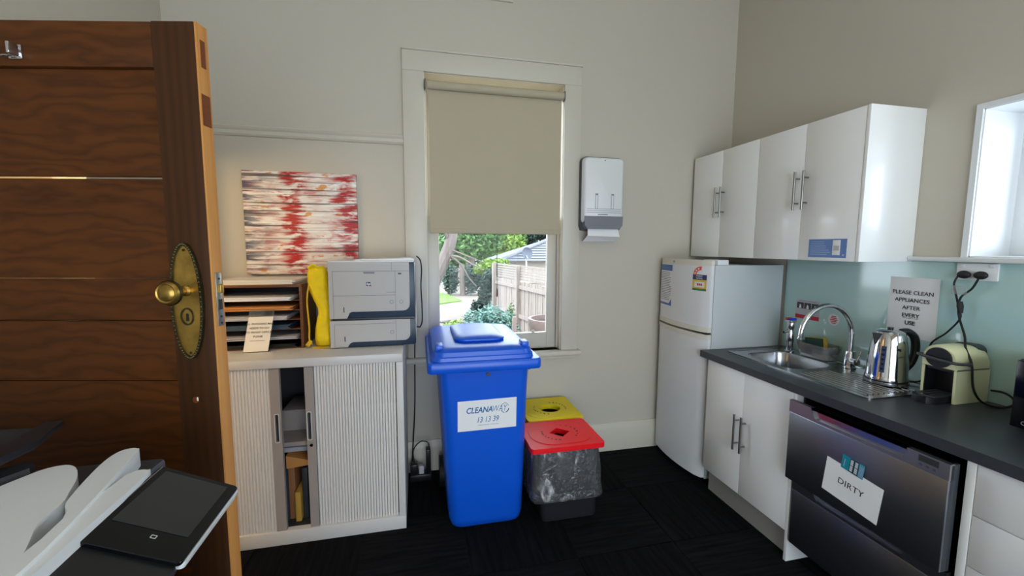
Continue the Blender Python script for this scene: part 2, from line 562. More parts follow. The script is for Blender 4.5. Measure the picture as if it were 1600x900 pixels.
def spline(pts, n=8):
    pts = [Vector(p) for p in pts]
    out = []
    for i in range(len(pts) - 1):
        p0, p1, p2, p3 = pts[max(i - 1, 0)], pts[i], pts[i + 1], pts[min(i + 2, len(pts) - 1)]
        for k in range(n):
            t = k / n
            out.append(0.5 * ((2 * p1) + (p2 - p0) * t + (2 * p0 - 5 * p1 + 4 * p2 - p3) * t * t + (3 * p1 - p0 - 3 * p2 + p3) * t ** 3))
    out.append(pts[-1])
    return out

# ================================================================== THE ROOM
XL, XR, YF, YB, ZC = -1.37, 2.34, -2.20, 2.809, 3.50
WX0, WX1, WZ0, WZ1 = 0.053, 0.990, 0.80, 2.635        # back window opening
RY0, RY1, RZ0, RZ1 = 0.10, 1.335, 1.502, 2.127        # right window opening
FX0, FX1, FZ0, FZ1 = -0.90, 2.0, 0.10, 2.50            # opening added behind the camera to let in light

fl = struct('floor', B().box((XL - .3, YF - .25, -0.2), (XR + .3, YB + .25, -0.006)), 'underlay', 'black carpet tile floor')
nx, ny = 7, 10
tw, td = (XR - XL) / nx, (YB - YF) / ny
tile_me = [B().box((-tw / 2 + .0012, -td / 2 + .0012, -0.006), (tw / 2 - .0012, td / 2 - .0012, 0.0), 0.002, 1).mesh('carpet_tile', k) for k in ('carpet_a', 'carpet_b')]
for i in range(nx):
    for j in range(ny):
        o = bpy.data.objects.new('carpet_tile', tile_me[(i + j) % 2])
        COL.objects.link(o)
        o.location = (XL + (i + .5) * tw, YF + (j + .5) * td, 0)
        put(o, fl)

def holed_wall_y(y0, y1, xa, xb, za, zb, h):
    b = B()
    return b.plate([(xa, za), (xb, za), (xb, zb), (xa, zb)], [h] if h else [], XZ, y0, y1)
def rect(a, b, c, d):
    return [(a, b), (c, b), (c, d), (a, d)]
struct('wall_back', holed_wall_y(YB, YB + .25, XL - .3, XR + .3, -0.2, ZC, rect(WX0, WZ0, WX1, WZ1)), 'wall', 'cream painted wall with the tall sash window')
struct('wall_front', holed_wall_y(YF - .25, YF, XL - .3, XR + .3, -0.2, ZC, rect(FX0, FZ0, FX1, FZ1)), 'wall', 'cream wall behind the camera')
struct('wall_right', B().plate([(YF, -0.2), (YB, -0.2), (YB, ZC), (YF, ZC)], [rect(RY0, RZ0, RY1, RZ1)], YZ, XR, XR + .3), 'wall', 'cream wall behind the kitchen bench')
HY0, HY1, HZ = 1.315, 2.175, 2.05                       # doorway of the open door
struct('wall_left', B().plate([(YF, -0.2), (YB, -0.2), (YB, ZC), (YF, ZC)], [rect(HY0, -.006, HY1, HZ)], YZ, XL - .12, XL), 'wall', 'cream wall at the hinge side of the door')
struct('wall_hall', B().box((-2.95, .2, -.2), (-2.85, 3.3, 2.8)).box((-2.85, .2, -.2), (XL - .12, .3, 2.8)).box((-2.85, 3.2, -.2), (XL - .12, 3.3, 2.8)), 'wall', 'cream hallway walls beyond the doorway')
struct('ceiling_hall', B().box((-2.95, .2, 2.8), (XL - .12, 3.3, 2.9)), 'ceiling', 'white hallway ceiling')
struct('floor_hall', B().box((-2.95, .2, -.2), (XL - .3, 3.3, -.006)), 'underlay', 'dark hallway floor')
dj = B().box((XL - .12, HY0 - .0, 0), (XL, HY0 + .02, HZ)).box((XL - .12, HY1 - .02, 0), (XL, HY1, HZ)).box((XL - .12, HY0, HZ - .02), (XL, HY1, HZ))
struct('trim_3', dj, 'trim', 'cream door lining of the doorway')
struct('ceiling', B().box((XL - .3, YF - .25, ZC), (XR + .3, YB + .25, ZC + .15)), 'ceiling', 'white ceiling')

def baseboard(name, y, xa, xb, label):
    prof = [(0, 0), (-.026, 0), (-.026, .165), (-.02, .19), (-.012, .2), (-.010, .212), (0, .214)]
    b = B()
    b.loft([[Vector((x, y + p, q)) for p, q in prof] for x in (xa, xb)])
    return struct(name, b, 'trim', label)
baseboard('baseboard_back', YB, XL, XR, 'tall cream skirting along the back wall')
b = B()
b.loft([[Vector((x, YB + p, q)) for p, q in ((0, 2.180), (-.012, 2.182), (-.02, 2.192), (-.014, 2.204), (-.014, 2.214), (-.026, 2.222), (-.03, 2.232), (-.024, 2.240), (0, 2.240))] for x in (XL, -0.081)])
struct('trim_1', b, 'trim', 'cream picture rail on the back wall')
struct('trim_2', B().box((2.300, YF + .02, 1.481), (XR, 1.543, 1.5015), .004), 'white_plastic', 'white ledge under the side window')

# ------------------------------------------------------------------ back window
w1 = struct_empty('window_1', (0.52, YB, 0.8), 'tall sash window in the back wall')
AX0, AX1, AZ = -0.080, 1.112, 2.757
for x0, x1 in ((AX0, WX0), (WX1, AX1)):
    B().box((x0, YB - .022, WZ0), (x1, YB, WZ1), .003).build('architrave', 'trim', w1)
B().box((AX0, YB - .022, WZ1), (AX1, YB, AZ), .003).build('architrave', 'trim', w1)
B().box((AX0 - .004, YB - .030, AZ), (AX1 + .004, YB, AZ + .012), .004).build('head_moulding', 'trim', w1)
B().box((-0.115, YB - .060, .762), (1.137, YB + .085, WZ0), .012, 3).build('sill', 'trim', w1)
B().box((-0.085, YB - .020, .735), (1.105, YB, .762), .004).build('apron', 'trim', w1)
for x0, x1 in ((WX0, WX0 + .012), (WX1 - .012, WX1)):
    B().box((x0, YB + .055, WZ0), (x1, YB + .082, WZ1), .003).build('stop_bead', 'trim', w1)
for lo, hi in (((WX0, YB - .002, WZ0), (WX0 + .003, YB + .25, WZ1)), ((WX1 - .003, YB - .002, WZ0), (WX1, YB + .25, WZ1)), ((WX0, YB - .002, WZ1 - .003), (WX1, YB + .25, WZ1))):
    B().box(lo, hi).build('jamb_lining', 'lining', w1)
SY0, SY1 = YB + .088, YB + .128
for x0, x1 in ((WX0, .138), (.914, WX1)):
    B().box((x0, SY0, WZ0), (x1, SY1, 1.745), .003).build('sash_stile', 'trim', w1)
for z0, z1 in ((WZ0, .912), (1.70, 1.745)):
    B().box((.138, SY0, z0), (.914, SY1, z1), .003).build('sash_rail', 'trim', w1)
B().box((.138, SY0 + .018, .912), (.914, SY0 + .022, 1.70)).build('pane', 'pane', w1)
for x0, x1 in ((WX0, WX0 + .045), (WX1 - .045, WX1)):
    B().box((x0, SY1 + .004, 1.70), (x1, SY1 + .04, WZ1), .003).build('sash_stile', 'trim', w1)
for z0, z1 in ((1.70, 1.74), (WZ1 - .04, WZ1)):
    B().box((WX0 + .045, SY1 + .004, z0), (WX1 - .045, SY1 + .04, z1), .003).build('sash_rail', 'trim', w1)
B().box((WX0 + .045, SY1 + .02, 1.74), (WX1 - .045, SY1 + .024, WZ1 - .04)).build('pane', 'pane', w1)
B().box((.800, SY0 - .006, .905), (.822, SY0 + .004, .935), .003).build('sash_lift', 'trim', w1)

# roller blind
bl = thing('roller_blind', 'taupe roller blind pulled down over the upper window', 'blind', (.52, 2.79, 1.62))
B().cyl((.074, 2.787, 2.555), (.978, 2.787, 2.555), .026, seg=20).build('roller_tube', 'blind', bl)
B().box((.082, 2.803, 1.655), (.972, 2.8045, 2.555)).build('fabric', 'blind', bl)
B().box((.080, 2.799, 1.626), (.974, 2.809, 1.657), .003).build('bottom_rail', 'blind', bl)
for x in (.055, .979):
    B().box((x, 2.762, 2.525), (x + .009, 2.812, 2.585), .004).build('bracket', 'grey_clip', bl)
B().cyl((.524, 2.796, 1.20), (.524, 2.796, 1.626), .0022, seg=6).build('pull_cord', 'seam', bl)
B().lathe([(.003, 0), (.006, .01), (.0055, .05), (.002, .062)], (.524, 2.796, 1.195), 10).build('cord_toggle', 'wood_org', bl)

# ------------------------------------------------------------------ right window in a deep reveal
w2 = struct_empty('window_2', (2.5, .72, 1.5), 'white side window set in a deep reveal')
fx0, fx1 = 2.575, 2.635
for y0, y1 in ((RY0, RY0 + .055), (RY1 - .055, RY1), (.69, .745)):
    B().box((fx0, y0, RZ0), (fx1, y1, RZ1), .004).build('frame_stile', 'white_plastic', w2)
for z0, z1 in ((RZ0, RZ0 + .05), (RZ1 - .05, RZ1)):
    B().box((fx0, RY0 + .055, z0), (fx1, RY1 - .055, z1), .004).build('frame_rail', 'white_plastic', w2)
for y0, y1 in ((RY0 + .055, .69), (.745, RY1 - .055)):
    B().box((fx0 + .025, y0, RZ0 + .05), (fx0 + .029, y1, RZ1 - .05)).build('pane', 'pane', w2)
b = B()
b.plate(rect(RY0 - .022, RZ0, RY1 + .022, RZ1 + .022), [rect(RY0, RZ0 + .0005, RY1, RZ1)], YZ, XR - .012, XR)
b.build('architrave', 'white_plastic', w2)
for n_, (lo, hi) in (('reveal_lining', ((XR - .002, RY1 - .004, RZ0), (fx0, RY1, RZ1))), ('reveal_lining', ((XR - .002, RY0, RZ0), (fx0, RY0 + .004, RZ1))),
                     ('reveal_lining', ((XR - .002, RY0, RZ1 - .004), (fx0, RY1, RZ1))), ('reveal_sill', ((XR - .002, RY0, RZ0), (fx0, RY1, RZ0 + .006)))):
    B().box(lo, hi).build(n_, 'white_plastic', w2)

# unseen framed opening added behind the camera as a light source
w3 = struct_empty('added_opening', (.3, YF, .9), 'wide opening added behind the camera to let in light')
for x0, x1 in ((FX0, FX0 + .06), (.52, .58), (FX1 - .06, FX1)):
    B().box((x0, YF - .16, FZ0), (x1, YF - .1, FZ1), .004).build('frame_stile', 'trim', w3)
for z0, z1 in ((FZ0, FZ0 + .07), (FZ1 - .07, FZ1)):
    B().box((FX0 + .06, YF - .16, z0), (FX1 - .06, YF - .1, z1), .004).build('frame_rail', 'trim', w3)

# wall vent high above the window and unseen ceiling lights added for brightness
v = thing('wall_vent', 'cream wall vent high on the wall above the window', 'vent', (.5, YB, 3.118))
B().plate(rect(.33, 3.118, .628, 3.268), [rect(.345, 3.133, .613, 3.253)], XZ, YB - .014, YB).build('frame', 'trim', v)
B().box((.345, YB - .003, 3.133), (.613, YB, 3.253)).build('backing', 'grille_dark', v)
for k in range(5):
    z = 3.142 + k * .024
    B().box((.345, YB - .011, z), (.613, YB - .004, z + .014)).build('slat', 'trim', v)
for k, (lx, ly) in enumerate(((.45, .55), (.45, -1.0))):
    t = thing('added_ceiling_light', ('added unseen ceiling light nearer the back window', 'added unseen ceiling light further from the back window')[k], 'light', (lx, ly, ZC - .09))
    B().box((lx - .65, ly - .09, ZC - .03), (lx + .65, ly + .09, ZC), .004).build('housing', 'white_plastic', t)
    B().box((lx - .64, ly - .08, ZC - .09), (lx + .64, ly + .08, ZC - .031), .02, 3).build('diffuser', 'lamp', t)

t = thing('added_hall_light', 'unseen warm globe added in the hallway to light the back wall', 'light', (-1.80, .95, 1.93))  # added out of view to warm the left of the back wall
B().lathe([(.05, 2.79), (.06, 2.78), (.06, 2.8)], (-1.80, .95, 0), 20).build('ceiling_rose', 'white_plastic', t)
B().cyl((-1.80, .95, 2.15), (-1.80, .95, 2.785), .004, seg=8).build('flex', 'white_plastic', t)
B().sphere((-1.80, .95, 2.05), .12, seg=24).build('globe', 'added_lamp_hall', t)
# ================================================================== THE OPEN DOOR
DA = Vector((-0.478, 1.116, 0))
DU = Vector((-0.9785, 0.2063, 0))         # from the lock edge to the hinges
DN = Vector((0.2063, 0.9785, 0))          # away from the camera
DM = Matrix(((DU.x, DN.x, 0, DA.x), (DU.y, DN.y, 0, DA.y), (0, 0, 1, 0), (0, 0, 0, 1)))   # local: u, depth, z
def DB(): return B(DM)
d1 = struct_empty('door_1', DA + DU * .43, 'varnished wooden door standing open')
TH = .036
DW = .86
DB().box((0.004, 0, .012), (.101, TH, 2.04), .003).build('stile', 'wood_stile', d1)
DB().box((DW - .10, 0, .012), (DW, TH, 2.04), .003).build('stile', 'wood_stile', d1)
DB().box((.101, .001, 1.94), (DW - .10, TH, 2.039), .003).build('top_rail', 'wood_face', d1)
DB().box((.101, .001, .012), (DW - .10, TH, .20), .003).build('bottom_rail', 'wood_face', d1)
zs = [.20, .46, .72, .97, 1.21, 1.358, 1.460, 1.6985, 1.94]
for i in range(len(zs) - 1):
    z0 = zs[i] + .0006
    z1 = zs[i + 1] - (.0045 if abs(zs[i + 1] - 1.6985) < .001 else .0006)
    dep = .006 if i < 5 else .012
    DB().box((.101, dep, z0), (DW - .10, TH - dep, z1), .0015, 1).build('board', 'wood_face', d1)
DB().box((0, .0005, .013), (.0042, TH - .0005, 2.0395)).build('edge_strip', 'wood_edge', d1)
DB().box((-.0012, .010, 1.945), (.004, .024, 2.005)).build('tenon', 'wood_tenon', d1)
DB().box((-.0012, .004, 1.815), (.004, TH - .006, 1.885)).build('tenon', 'wood_tenon', d1)
# lock in the edge
lk = DB().box((-.0025, .008, 1.345), (.003, .028, 1.475), .001).build('lock_faceplate', 'brushed_lock', d1)
DB().box((-.010, .012, 1.425), (-.0025, .024, 1.447), .002).build('latch_bolt', 'brass', lk)
DB().box((-.0035, .012, 1.385), (-.0025, .024, 1.41)).build('bolt_slot', 'black', lk)
for z in (1.352, 1.368, 1.46):
    DB().cyl((-.004, .018, z), (-.0025, .018, z), .0025, seg=8).build('screw', 'brass_dark', lk)
# oval brass escutcheon, knob and keyhole
EU, EZ = .060, 1.407
esc = DB()
esc.prism(circ(EU, EZ, .0345, 40, .136), lambda u, v_, t: (u, t, v_), -.004, .001)
eo = esc.build('escutcheon', 'brass', d1)
DB().plate(circ(EU, EZ, .0385, 48, .140), [circ(EU, EZ, .0315, 48, .132)], lambda u, v_, t: (u, t, v_), -.008, .001).build('rim', 'brass_dark', eo)
bd = DB()
for k in range(72):
    a = 2 * PI * k / 72
    bd.sphere((EU + .035 * math.cos(a), -.008, EZ + .136 * math.sin(a)), .0026, seg=6)
tag(bd.build('beading', 'brass_dark', eo), kind='stuff')
DB().plate(circ(EU + .002, EZ - .036, .0155, 28, .021), [circ(EU + .002, EZ - .036, .0125, 28, .0175)], lambda u, v_, t: (u, t, v_), -.0065, -.003).build('keyhole_ring', 'brass_dark', eo)
kh = DB()
kh.prism(circ(EU + .002, EZ - .032, .0036, 14), lambda u, v_, t: (u, t, v_), -.0046, -.0039)
kh.prism([(EU - .001, EZ - .034), (EU + .005, EZ - .034), (EU + .006, EZ - .047), (EU - .002, EZ - .047)], lambda u, v_, t: (u, t, v_), -.0046, -.0039)
kh.build('keyhole', 'black', eo)
for z in (EZ + .122, EZ - .124):
    DB().cyl((EU, -.006, z), (EU, -.004, z), .003, seg=10).build('screw', 'brass_dark', eo)
KM = DM @ Matrix.Translation((EU, -.004, EZ + .026)) @ Matrix.Rotation(PI / 2, 4, 'X')     # lathe axis towards the camera
kn = B(KM).lathe([(.013, 0), (.013, .006), (.009, .010), (.008, .030), (.012, .036), (.024, .042), (.0275, .050), (.0265, .057), (.022, .062), (.019, .0605), (.016, .0635), (.004, .0665)], seg=32).build('knob', 'brass', d1)
B(KM).lathe([(.0278, .046), (.0292, .050), (.0278, .054)], seg=32, cap=False).build('knurled_band', 'brass_dark', kn)
# round hole drawn as a flat disc and the little chrome catch
DB().plate(circ(.060, 1.164, .0115, 20), [circ(.060, 1.164, .008, 20)], lambda u, v_, t: (u, t, v_), -.0008, .002).build('old_hole_rim', 'wood_stile', d1)
DB().prism(circ(.060, 1.164, .0082, 20), lambda u, v_, t: (u, t, v_), -.0003, .001).build('hole_disc', 'wood_tenon', d1)
DB().prism(circ(.0548, 1.1665, .0024, 16, .0055), lambda u, v_, t: (u, t, v_), -.0009, .0005).build('lit_rim_crescent', 'cream', d1)  # pale ellipse painted as light on the rim of the hole
ct = DB().box((.388, -.003, 1.954), (.418, .001, 1.985), .002).build('catch_plate', 'chrome', d1)
DB().box((.390, -.026, 1.957), (.397, -.003, 1.983), .003).build('catch_tongue', 'chrome', ct)
DB().tube(spline([(.405, -.003, 1.962), (.414, -.018, 1.955), (.428, -.014, 1.958)], 5), .0025, 8).build('catch_hook', 'steel', ct)
for z in (.35, 1.8):
    hg = DB().cyl((DW + .006, -.004, z - .05), (DW + .006, -.004, z + .05), .007, seg=12)
    hg.box((DW - .0, .001, z - .05), (DW + .006, .004, z + .05))
    hg.build('hinge', 'brass_dark', d1)

# ================================================================== COPIER in front of the door
cp = thing('office_copier', 'white office copier with tilted black touchscreen beside the open door', 'copier', (-.75, .62, 0))
B().box((-1.08, .30, .06), (-.44, .90, .86), .012).build('body', 'white_plastic', cp)
for k, (z0, z1) in enumerate(((.08, .26), (.27, .45), (.46, .64))):
    dr = B().box((-.447, .31, z0), (-.430, .89, z1), .006).build('paper_drawer', 'white_plastic', cp)
    B().box((-.4315, .48, z1 - .045), (-.4285, .72, z1 - .012), .001).build('drawer_grip', 'dark_grey', dr)
B().box((-1.08, .30, .86), (-.52, .34, 1.02), .008).box((-1.08, .30, .86), (-.98, .90, 1.02), .008).box((-1.08, .86, .86), (-.52, .90, 1.02), .008).build('output_bay', 'dark_grey', cp)
B().box((-1.08, .30, 1.02), (-.455, .90, 1.085), .012).build('scanner_deck', 'white_plastic', cp)
# dark flatbed cover seen between the white feeder parts
B().box((-1.05, .33, 1.085), (-.50, .93, 1.118), .01).build('flatbed_cover', 'dark_grey', cp)
ADF = [(-.70, .25), (-.70, .62), (-.69, .74), (-.655, .835), (-.636, .858), (-.613, .860), (-.590, .842), (-.566, .806), (-.548, .765), (-.534, .729), (-.528, .68), (-.49, .60), (-.47, .50), (-.47, .25)]
B().prism(soft(ADF), XY, 1.118, 1.150).build('feeder_cover', 'white_plastic', cp)
B().prism(soft([(-.495, .25), (-.495, .64), (-.528, .728), (-.548, .80), (-.560, .86), (-.559, .893), (-.548, .905), (-.534, .903), (-.524, .885), (-.500, .76), (-.475, .62), (-.468, .50), (-.468, .25)]), XY, 1.118, 1.1515).build('feeder_rail', 'white_plastic', cp)
B().prism(soft([(-.500, .25), (-.500, .76), (-.494, .815), (-.486, .824), (-.474, .822), (-.467, .81), (-.461, .68), (-.457, .25)]), XY, 1.085, 1.1455).build('front_rail', 'white_plastic', cp)
# dark paper tray with turned up ends
tr = B()
for pts, z0, z1 in (([(-1.00, .80), (-.70, .80), (-.69, .90), (-.715, .985), (-1.00, 1.0)], 1.168, 1.176),):
    tr.prism(pts, XY, z0, z1)
tr.box((-.98, .80, 1.118), (-.93, .98, 1.168))
tr.build('document_tray', 'dark_grey', cp)
B().prism([(-.72, .80), (-.69, .80), (-.680, .90), (-.708, .990), (-.735, .990)], XY, 1.176, 1.186).build('tray_lip', 'charcoal_bin', cp)
B().prism([(-1.0, .70), (-.70, .76), (-.655, .84), (-.668, .868), (-.72, .84), (-1.0, .78)], XY, 1.118, 1.160).build('lower_tray', 'charcoal_bin', cp)
# tilted control panel
px0, pz0, px1, pz1 = -.467, 1.137, -.343, 1.081
PRt = Vector((px1 - px0, 0, pz1 - pz0)).normalized()
PM = Matrix(((PRt.x, 0, -PRt.z, px0), (0, 1, 0, .65), (PRt.z, 0, PRt.x, pz0), (0, 0, 0, 1)))   # local: a across, b along y, c out
L = math.hypot(px1 - px0, pz1 - pz0)
pan = B(PM)
pan.loft([at_z(rrect(0, 0, L, .200, .008, 4), -.006), at_z(rrect(0, 0, L, .200, .008, 4), -.001), at_z(rrect(.001, .001, L - .001, .199, .007, 4), 0)])
pn = pan.build('control_panel', 'black_gloss', cp)
B(PM).loft([at_z(rrect(.006, .012, L + .003, .201, .009, 4), -.020), at_z(rrect(.004, .009, L + .003, .201, .009, 4), -.0061)]).build('panel_back', 'white_plastic', pn)
B(PM).box((.014, .050, .0002), (L - .016, .188, .0008)).build('touchscreen', 'screen', pn)
B(PM).box((.003, .012, .0002), (.0045, .196, .0012)).build('panel_edge_trim', 'steel_light', pn)
hb = B(PM)
hb.plate(rrect(.075, .033, .083, .040, .001, 2), [rrect(.0762, .0342, .0818, .0388, .0008, 2)], XY, .0002, .0006)
hb.build('home_mark', 'paper_grey', pn)
B(PM).loft([at_z(rrect(.004, -.42, L - .004, -.001, .006, 3), -.075), at_z(rrect(.001, -.42, L - .001, .004, .008, 3), -.010), at_z(rrect(.003, -.42, L - .004, .003, .008, 3), -.0062)]).build('front_shelf', 'black', cp)
B().prism([(-.44, .78), (-.40, .72), (-.385, .66), (-.385, .50), (-.44, .50)], XY, .86, 1.06).build('panel_arm', 'white_plastic', cp)
for x in (-1.0, -.52):
    for y in (.38, .82):
        B().cyl((x, y, 0), (x, y, .065), .03, seg=14).build('castor', 'black', cp)

# ================================================================== BACK WALL: painting, cabinet and what stands on it
pm, nt, bs = nodes_of('abstract_streak_paint')
vec = mapping(nt)
sep = nt.nodes.new('ShaderNodeSeparateXYZ')
nt.links.new(vec, sep.inputs[0])
px, pz = sep.outputs[0], sep.outputs[2]
vs1 = mapping(nt, (2.2, 1, 46))
vs2 = mapping(nt, (5, 1, 11))
vs3 = mapping(nt, (3.4, 1, 30))
streak = noise_tex(nt, vs1, 1.0, 3)
streak2 = noise_tex(nt, vs3, 1.3, 4)
blot = noise_tex(nt, vs2, 1.6, 4, 0.6, 0.6)
wob = mathn(nt, 'MULTIPLY', mathn(nt, 'SUBTRACT', noise_tex(nt, mapping(nt, (0, 1, 5)), 1.5, 3), 0.5), 0.22)
def band(c0, half):
    d_ = mathn(nt, 'ABSOLUTE', mathn(nt, 'SUBTRACT', mathn(nt, 'ADD', mathn(nt, 'ADD', px, wob), mathn(nt, 'MULTIPLY', mathn(nt, 'SUBTRACT', streak, .5), .30)), c0))
    return maprange(nt, d_, half * 0.4, half * 1.5, 1, 0, True)
base = mixc(nt, maprange(nt, streak, .35, .65, 0, 1), col(214, 204, 196), col(244, 240, 236))
base = mixc(nt, mathn(nt, 'MULTIPLY', maprange(nt, blot, .42, .66, 0, .9, True), maprange(nt, streak2, .35, .6, .2, 1)), base, col(196, 104, 98))
ora = noise_tex(nt, mapping(nt, (7, 1, 14)), 1.7, 2)
base = mixc(nt, maprange(nt, ora, .61, .69, 0, .85, True), base, col(216, 140, 40))
redm = mathn(nt, 'MAXIMUM', band(-.045, .052), band(.262, .06))
redm = mathn(nt, 'MULTIPLY', redm, maprange(nt, mathn(nt, 'ADD', mathn(nt, 'MULTIPLY', blot, .6), mathn(nt, 'MULTIPLY', streak2, .5)), .46, .56, 0, 1, True))
base = mixc(nt, redm, base, col(176, 30, 28))
nav = mathn(nt, 'MULTIPLY', maprange(nt, px, -.32, -.12, 1, 0), maprange(nt, streak2, .46, .56, 0, 1, True))
base = mixc(nt, nav, base, col(62, 72, 100))
line = maprange(nt, noise_tex(nt, mapping(nt, (0.9, 1, 62)), 1.0, 2), .55, .61, 0, .8, True)
base = mixc(nt, line, base, col(56, 44, 50))
nt.links.new(base, bs.inputs['Base Color'])
bs.inputs['Roughness'].default_value = 0.55
pt = thing('abstract_painting', 'unframed canvas with red, white and blue horizontal streaks', 'painting', (-.686, 2.79, 1.367))
cv = bpy.data.objects.new('canvas', B().box((-.317, -.017, 0), (.317, .017, .614), .003).mesh('canvas', pm))
COL.objects.link(cv)
cv.location = (-.686, 2.79, 1.367)
put(cv, pt)

# tambour cabinet
CX0, CX1, CY0, CY1, CZ = -1.215, -.090, 2.213, 2.760, .980
tc = thing('tambour_cabinet', 'low grey steel cabinet with slatted sliding shutters half open', 'cabinet', ((CX0 + CX1) / 2, (CY0 + CY1) / 2, 0))
B().box((CX0, CY0, .934), (CX1, CY1, CZ), .005).build('top', 'cab_metal', tc)
B().box((CX0, CY0, 0), (CX1, CY1, .074), .003).build('plinth', 'cab_metal', tc)
for x0, x1 in ((CX0, CX0 + .036), (CX1 - .036, CX1)):
    B().box((x0, CY0, .074), (x1, CY1, .934), .003).build('side', 'cab_metal', tc)
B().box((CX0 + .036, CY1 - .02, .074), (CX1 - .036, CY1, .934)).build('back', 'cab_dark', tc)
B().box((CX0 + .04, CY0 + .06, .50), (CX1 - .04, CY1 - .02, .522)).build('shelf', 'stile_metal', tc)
B().box((CX0 + .036, CY0 + .035, .0742), (CX1 - .036, CY1 - .02, .0755)).build('floor_shade_plate', 'cab_dark', tc)  # dark plate standing in for shade on the cabinet floor
B().box((CX0 + .036, CY0 + .045, .9325), (CX1 - .036, CY1 - .02, .9338)).build('top_shade_plate', 'cab_dark', tc)  # dark plate standing in for shade under the cabinet top
SL0, SL1, SR0, SR1 = CX0 + .036, -.7345, -.531, CX1 - .040
def shutter(xa, xb, stile):
    n = round((xb - xa) / .0145)
    p = (xb - xa) / n
    me = B()
    me.loft([[Vector((x, y, z)) for x, y in ((-p / 2 + .0006, .010), (-p / 2 + .0012, .003), (-p * .25, .0002), (0, -.0006), (p * .25, .0002), (p / 2 - .0012, .003), (p / 2 - .0006, .010))] for z in (.076, .932)])
    me = me.mesh('slat', 'slat', 50)
    for i in range(n):
        o = bpy.data.objects.new('slat', me)
        COL.objects.link(o)
        o.location = (xa + (i + .5) * p, CY0 + .012, 0)
        put(o, tc)
    st = B()
    zc, hz = .625, .072
    st.plate(rect(stile[0], .076, stile[1], .932), [rrect(stile[2], zc - hz, stile[2] + .016, zc + hz, .005, 3)], XZ, CY0 + .006, CY0 + .030)
    so = st.build('edge_stile', 'stile_metal', tc)
    B().box((stile[2] - .001, CY0 + .024, zc - hz - .001), (stile[2] + .017, CY0 + .030, zc + hz + .001)).build('grip_recess', 'cab_dark', so)
    B().plate(rrect(stile[2] - .004, zc - hz - .004, stile[2] + .020, zc + hz + .004, .008, 3), [rrect(stile[2], zc - hz, stile[2] + .016, zc + hz, .005, 3)], XZ, CY0 + .003, CY0 + .007).build('grip_rim', 'cab_metal', so)
    return so
shutter(SL0, SL1, (-.7345, -.688, -.716))
so = shutter(SR0, SR1, (-.573, -.531, -.566))
B().cyl((-.551, CY0 + .006, .525), (-.551, CY0 - .004, .525), .008, seg=16).build('lock', 'chrome', so)

# what shows in the open gap of the cabinet
def one(name, b, m, label, cat, group=None):
    return tag(b.build(name, m), label, cat, group)
one('storage_box', B().box((-.745, 2.42, .5225), (-.60, 2.66, .64), .004), 'stile_metal', 'grey box on the shelf inside the open cabinet', 'box')
one('paper_bundle', B().box((-.72, 2.34, .437), (-.60, 2.64, .462), .002), 'paper_grey', 'grey paper bundle lying under the shelf inside the cabinet', 'paper')
one('manila_folder', B().prism([(-.70, .366), (-.585, .376), (-.585, .402), (-.70, .436)], XZ, 2.30, 2.62), 'manila', 'orange manila folder wedge lying on the upright files in the cabinet', 'folder')
one('lever_file', B().box((-.722, 2.29, .076), (-.700, 2.60, .355), .003), 'folder_blue', 'slate blue file upright at the left of the cabinet gap', 'file')
one('lever_file', B().box((-.697, 2.31, .076), (-.664, 2.60, .365), .003), 'folder_tan', 'tan file upright in the bottom of the cabinet gap', 'file')
one('lever_file', B().box((-.660, 2.28, .076), (-.632, 2.60, .24), .003), 'folder_yellow', 'short ochre file upright in the bottom of the cabinet gap', 'file')
one('lever_file', B().box((-.628, 2.30, .076), (-.600, 2.60, .36), .003), 'dark_grey', 'dark grey file upright at the right of the cabinet gap', 'file')

# letter organiser
OX0, OX1, OY0, OY1, OZ0, OZ1 = -1.105, -.622, 2.44, 2.745, .980, 1.318
og = thing('letter_organiser', 'dark wooden letter organiser with paper slots on the grey cabinet', 'organiser', ((OX0 + OX1) / 2, 2.6, OZ0))
for x0, x1 in ((OX0, OX0 + .014), (OX1 - .014, OX1)):
    B().box((x0, OY0, OZ0), (x1, OY1, OZ1), .001).build('side_panel', 'wood_org', og)
B().box((OX0, OY0 - .004, OZ1), (OX1, OY1, OZ1 + .014), .001).build('top_panel', 'wood_org', og)
B().box((OX0 + .014, OY1 - .008, OZ0), (OX1 - .014, OY1, OZ1)).build('back_panel', 'cab_dark', og)
shz = [OZ0 + .004 + k * .0525 for k in range(6)]
for z in shz:
    B().box((OX0 + .014, OY0 + .002, z - .003), (OX1 - .014, OY1 - .008, z + .001)).build('slot_shelf', 'wood_org', og)
def sheets(name, x0, x1, y0, y1, z, n, m, label, cat, dz=.0035, jit=.012):
    b_ = B()
    for k in range(n):
        dx, dy, rz = random.uniform(-jit, jit), random.uniform(-jit, jit * .4), random.uniform(-.02, .02)
        c, s = math.cos(rz), math.sin(rz)
        cx, cy = (x0 + x1) / 2, (y0 + y1) / 2
        pts = [((px_ - cx) * c - (py_ - cy) * s + cx + dx, (px_ - cx) * s + (py_ - cy) * c + cy + dy) for px_, py_ in ((x0, y0), (x1, y0), (x1, y1), (x0, y1))]
        b_.prism(pts, XY, z + k * dz, z + (k + .85) * dz)
    return one(name, b_, m, label, cat, 'papers in the letter organiser')
xa, xb, ya, yb = -1.07, -.66, 2.425, 2.72
sheets('letter_stack', xa, xb - .01, ya, yb, shz[5] + .0012, 5, 'paper', 'white letters in the top slot of the organiser', 'paper')
sheets('envelope_stack', xa + .02, xb - .01, ya - .004, yb, shz[4] + .0012, 5, 'manila', 'orange envelopes in the second slot from the top', 'envelope', .004, .008)
sheets('letter_stack', xa, xb - .04, ya, yb, shz[3] + .0012, 6, 'paper_grey', 'grey letters in the third slot from the top', 'paper')
